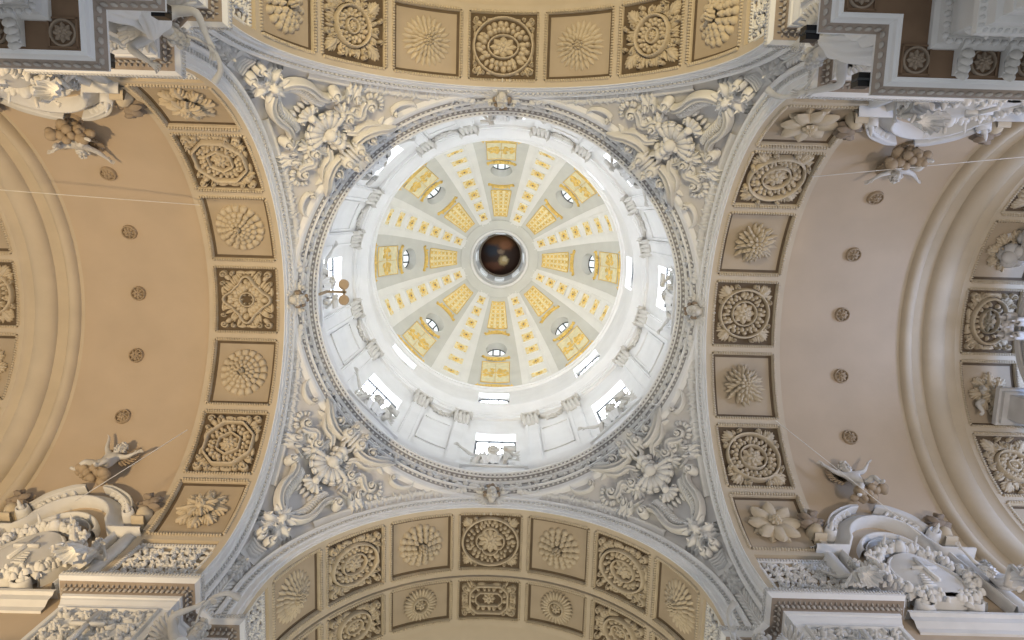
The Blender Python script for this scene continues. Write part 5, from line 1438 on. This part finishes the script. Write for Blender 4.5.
# leafy vases on the shoulders
def vase(x): 
    b = PB(); blob(b, x, 4.05, .0, .30, .36, .55, t=S_FU); ribbon(b, [(x-.2, 3.7), (x+.2, 3.7)], .2, .5, 0, _SR); f_ = PB(); rn = random.Random(int(abs(x)*10))
    for i in range(16): leaf(f_, x+rn.uniform(-.15, .15), 4.35+rn.uniform(-.1, .25), rn.uniform(0, PI), .38, .2, .25, rn.uniform(.1, .5), n=3)
    return b, f_
ped = bpy.data.objects.new('pedimented_cartouche', None); COL.objects.link(ped)
for b, nm in ((co, 'cornice'), (inn, 'arch_moulding'), (shd, 'shield'), (bor, 'scroll_border'), (cru, 'cross_emblem'), (gar, 'fruit_garland'), (hdm, 'crowning_shell'), (cre, 'crest_scrolls')): b.build(nm, M['stucco'], ped)
vs = []
for x in (-2.15, 2.15):
    root = bpy.data.objects.new('leafy_urn', None); COL.objects.link(root); b, f_ = vase(x); b.build('urn', M['beige2'], root); f_.build('leaves', M['shade'], root); vs.append(root)
def puff(b):
    rn = random.Random(6)
    for i in range(34): a = rn.uniform(0, 6.3); q = rn.uniform(0, 1); blob(b, .40*q*math.cos(a), .20*q*math.sin(a), .12+rn.uniform(-.12, .16)*(1.2-q), rn.uniform(.07, .13), None, rn.uniform(.06, .12), t=S_FU)
pu = figure('winged_putto', PUTTO, None, [((-.08, -.06, .72), (-1, -.3, .2), (0, 0, 1), .42), ((.08, -.06, .72), (1, -.3, .2), (0, 0, 1), .42)], 1.55, True, (0, 1, -.2), seed=5,
     props=[(lambda b: [blob(b, x, y, z, r, r*.8, r*.8, t=S_FU) for x, y, z, r in ((0, -.05, .22, .28), (.28, .0, .12, .2), (-.26, 0, .14, .2), (.1, .15, .08, .18))], 'cloud', M['shade']), (lambda b: ribbon_cloth(b), 'sash', M['beige2'])] if False else
     [(puff, 'cloud', M['boss'])], wing_m=M['boss'])
ff_ = figure('reclining_angel', SEAT, [[(0, .05, 1.04, .16, .12), (0, .03, .8, .16, .14), (0, .1, .6, .2, .2), (.02, .28, .45, .22, .2), (.06, .36, .25, .22, .18), (.1, .4, .05, .24, .18)], [(.1, .1, 1.0, .1, .08), (.3, .1, .8, .14, .1), (.5, .05, .6, .12, .1)]],
     [((-.1, -.1, 1.05), (-1, -.2, .3), (0, 0, 1), .6)], 1.35, fwd=(.3, 1, -.1), seed=9)
n = 0
for k in (0, 2):
    for sg in (1, -1):
        mir = Matrix.Identity(4) if sg > 0 else Matrix.Diagonal((1, -1, 1, 1))
        # the lower side of the photo is +y: arm 0 keeps it, arm 2 turns it over
        low = (sg > 0) == (k == 0); place = ('lower ' if low else 'upper ')+('right' if k == 0 else 'left')
        XS = Matrix.Translation((-.45 if k == 0 else .05, 0, 0)); o = ped if n == 0 else dup(ped); o.matrix_world = RZ(k*PI/2) @ XS @ mir
        prop(o, 'arched pediment over a garlanded cross shield, %s of photo' % place, 'cartouche', 'pedimented cartouches')
        for j in (0, 1):
            o = vs[j] if n == 0 else dup(vs[j]); o.matrix_world = RZ(k*PI/2) @ XS @ mir
            prop(o, 'small leafy urn on the %s shoulder of the %s pediment' % (('outer', 'inner')[1-j] if True else '', place), 'urn', 'urns on the pediments')
        o = pu if n == 0 else dup(pu)
        ph = (7.22*PI/2+1.75-5.25)/7.22; pos = Vector((PXC+.1, sg*(7.22-.75)*math.sin(ph), ZC+(7.22-.75)*math.cos(ph)))
        o.matrix_world = RZ(k*PI/2) @ XS @ Matrix.Translation(pos) @ RZ(PI if sg > 0 else 0) @ Matrix.Rotation(-.35, 4, 'X') @ Matrix.Rotation(.25 if k == 0 else -.25, 4, 'Y')
        prop(o, 'winged putto perched on top of the %s pediment' % place, 'putto', 'putti on the pediments')
        for j, dx in enumerate((-2.0, 2.0)):
            o = ff_ if (n == 0 and j == 0) else dup(ff_)
            y = sg*6.55; o.matrix_world = RZ(k*PI/2) @ XS @ Matrix.Translation((PXC+dx, y, 17.55)) @ RZ((PI if sg > 0 else 0)+(.5 if dx > 0 else -.5)*sg) @ Matrix.Rotation(.12, 4, 'X')
            prop(o, 'reclining winged angel on the %s flank of the %s pediment' % (['inner', 'outer'][j], place), 'statue', 'angels flanking the pediments')
        n += 1
# ------------------------------------------------------------------ altar top with figures, seen past the far right band
al = MB()
for r0, r1, xf in ((2.75, 2.60, 19.10), (2.60, 2.42, 19.0), (2.42, 2.2, 19.12), (2.2, 2.05, 19.02)):
    n_ = 40; V = []
    for i in range(n_+1):
        t = PI*i/n_
        for r, x in ((r0, xf+.9), (r0, xf), (r1, xf), (r1, xf+.9)): V.append((x, r*math.cos(t), 22.2+r*math.sin(t)))
    al.add(V, grid_faces(n_+1, 4))
root = bpy.data.objects.new('altar_gable', None); COL.objects.link(root)
al.build('arched_moulding', M['grey'], root, autosm=.5)
b = MB(lambda V: np.stack([18.95-V[:, 2], V[:, 0], 24.75+V[:, 1]], 1))
for q in (-1, 1): volute(b, q*.34, .1, .30, PI/2, 1.5, q, h=.35); volute(b, q*.28, -.42, .24, -PI/2, 1.4, -q, h=.3)
flower(b, .3, 6, 2, .2, .2); b.build('crowning_ornament', M['pend'], root)
b = MB(); box(b, 19.0, 20.4, -3.4, -2.5, 20.2, 24.6); box(b, 18.9, 20.4, -3.5, -2.4, 24.6, 24.9); b.build('pedestal', M['grey'], root, smooth=False); b = MB(); box(b, 19.0, 20.4, 2.5, 3.4, 20.2, 24.6); box(b, 18.8, 20.4, 2.4, 3.6, 24.6, 24.75); box(b, 18.7, 20.4, 2.3, 3.7, 24.75, 24.95); b.build('pedestal', M['grey'], root, smooth=False)
prop(root, 'bluish arched altar gable with a scrolled ornament, at the right edge of the photo', 'altar gable')
w_ = bpy.data.objects.new('window_3', None); COL.objects.link(w_); struct(w_)
b = MB(); b.add([(25.9, -2.6, 14), (25.9, 2.6, 14), (25.9, 2.6, 21.5), (25.9, -2.6, 21.5)], [(0, 1, 2, 3)]); b.build('pane', M['sky3'] if 'sky3' in M else M['sky2'], w_, smooth=False)
b = MB(); 
for y in (-2.6, -.9, .9, 2.6): box(b, 25.8, 25.88, y-.05, y+.05, 14, 21.5)
for z in (14, 16, 18, 20, 21.5): box(b, 25.8, 25.88, -2.6, 2.6, z-.05, z+.05)
b.build('window_frame', M['iron'], w_, smooth=False)
lamp('AREA', 'altar_window_daylight', (25.7, 0, 18), 1600, (.45, .60, 1.0), 5.0, (18.6, 0, 25), size_y=7)
p2 = figure('altar_putto', PUTTO, None, [((-.08, -.06, .72), (-1, -.3, .2), (0, 0, 1), .4)], 1.5, True, (0, 1, 0), seed=8); p2.matrix_world = Matrix.Translation((18.75, 2.9, 24.97)) @ RZ(PI/2+.4)
prop(p2, 'small winged putto sitting on the altar pedestal at the right edge', 'putto')
cl_ = bpy.data.objects.new('cloud_and_palm', None); COL.objects.link(cl_); b = MB(); rn = random.Random(3)
for i in range(14): blob(b, 18.9+rn.uniform(-.2, .3), -2.85+rn.uniform(-.45, .5), 25.2+rn.uniform(-.25, .5), .28, .26, .24, t=S_FU)
b.build('cloud', M['grey'], cl_); prop(cl_, 'lumpy stucco cloud above the altar gable near the right edge', 'cloud ornament')
# ------------------------------------------------------------------ thin wires across the arms
def wire(p, q, lab, r=.014):
    p, q = Vector(p), Vector(q); n_ = 16; b = MB(); d = (q-p).normalized(); s = d.cross(Vector((0, 0, 1))).normalized(); u = s.cross(d); V = []
    for i in range(n_+1):
        t = i/n_; c = p.lerp(q, t)-Vector((0, 0, .25*4*t*(1-t)))
        for j in range(5): a = 2*PI*j/5; V.append(tuple(c+(s*math.cos(a)+u*math.sin(a))*r))
    b.add(V, grid_faces(n_+1, 5, wv=True)); o = b.build('suspension_wire', M['wire']); prop(o, lab, 'wire')
wire((-16.16, -3.8, 22.82), (-10.39, -3.52, 24.38), 'thin pale wire crossing the upper part of the orange-tan vault')
wire((10.3, -5.01, 22.99), (16.77, -5.79, 22.42), 'thin pale wire crossing the upper part of the grey-tan vault')
wire((10.12, 3.49, 23.88), (12.91, 5.63, 19.37), 'thin pale wire slanting down to the lower right pediment')
wire((-10.48, 4.15, 22.99), (-12.03, 5.16, 19.2), 'thin pale wire slanting down to the lower left pediment')
# pair of round lamps on an arm above the ledge, before the left drum window
fp = bpy.data.objects.new('twin_lamp', None); COL.objects.link(fp); fp.location = (-7.45, -.02, 28.75)
b = MB(); box(b, -.05, .05, -.05, .05, 0, 1.2); box(b, -.05, .85, -.05, .05, 1.1, 1.2); box(b, .72, .80, -.36, .36, 1.1, 1.18); b.build('arm', M['boss'], fp, smooth=False)
for y in (-.34, .34):
    b = MB(); b.push(.76, y, 0); lathe(b, [(.01, 1.02), (.20, 1.02), (.23, 1.06), (.20, 1.24), (.08, 1.34), (.01, 1.35)], 20); b.pop(); b.build('lamp_head', M['boss'], fp)
prop(fp, 'brown arm with two round lamp heads on the ring ledge before the left drum window', 'lamp')
# small lantern windows that light the white collar around the painting
for k in range(8):
    a = k*S45; wl = bpy.data.objects.new('window_4', None); COL.objects.link(wl); struct(wl); wl.matrix_world = Matrix.Translation((DC[0], DC[1], 0)) @ RZ(a)
    b = MB(); cyl_patch(b, -.22, .22, 60.6, 63.2, 2.09, 4); b.build('pane', M['sky2'], wl, smooth=False)
    b = MB()
    for y0, y1, z0, z1 in ((-.25, -.21, 60.5, 63.3), (.21, .25, 60.5, 63.3), (-.25, .25, 60.5, 60.62), (-.25, .25, 63.2, 63.3), (-.25, .25, 61.85, 61.93)):
        b.add([(R*math.cos(y), R*math.sin(y), z) for R in (2.04, 2.10) for y in (y0, y1) for z in (z0, z1)], [(0, 1, 3, 2), (4, 6, 7, 5), (0, 4, 5, 1), (2, 3, 7, 6), (0, 2, 6, 4), (1, 5, 7, 3)])
    b.build('window_frame', M['white'], wl, smooth=False)
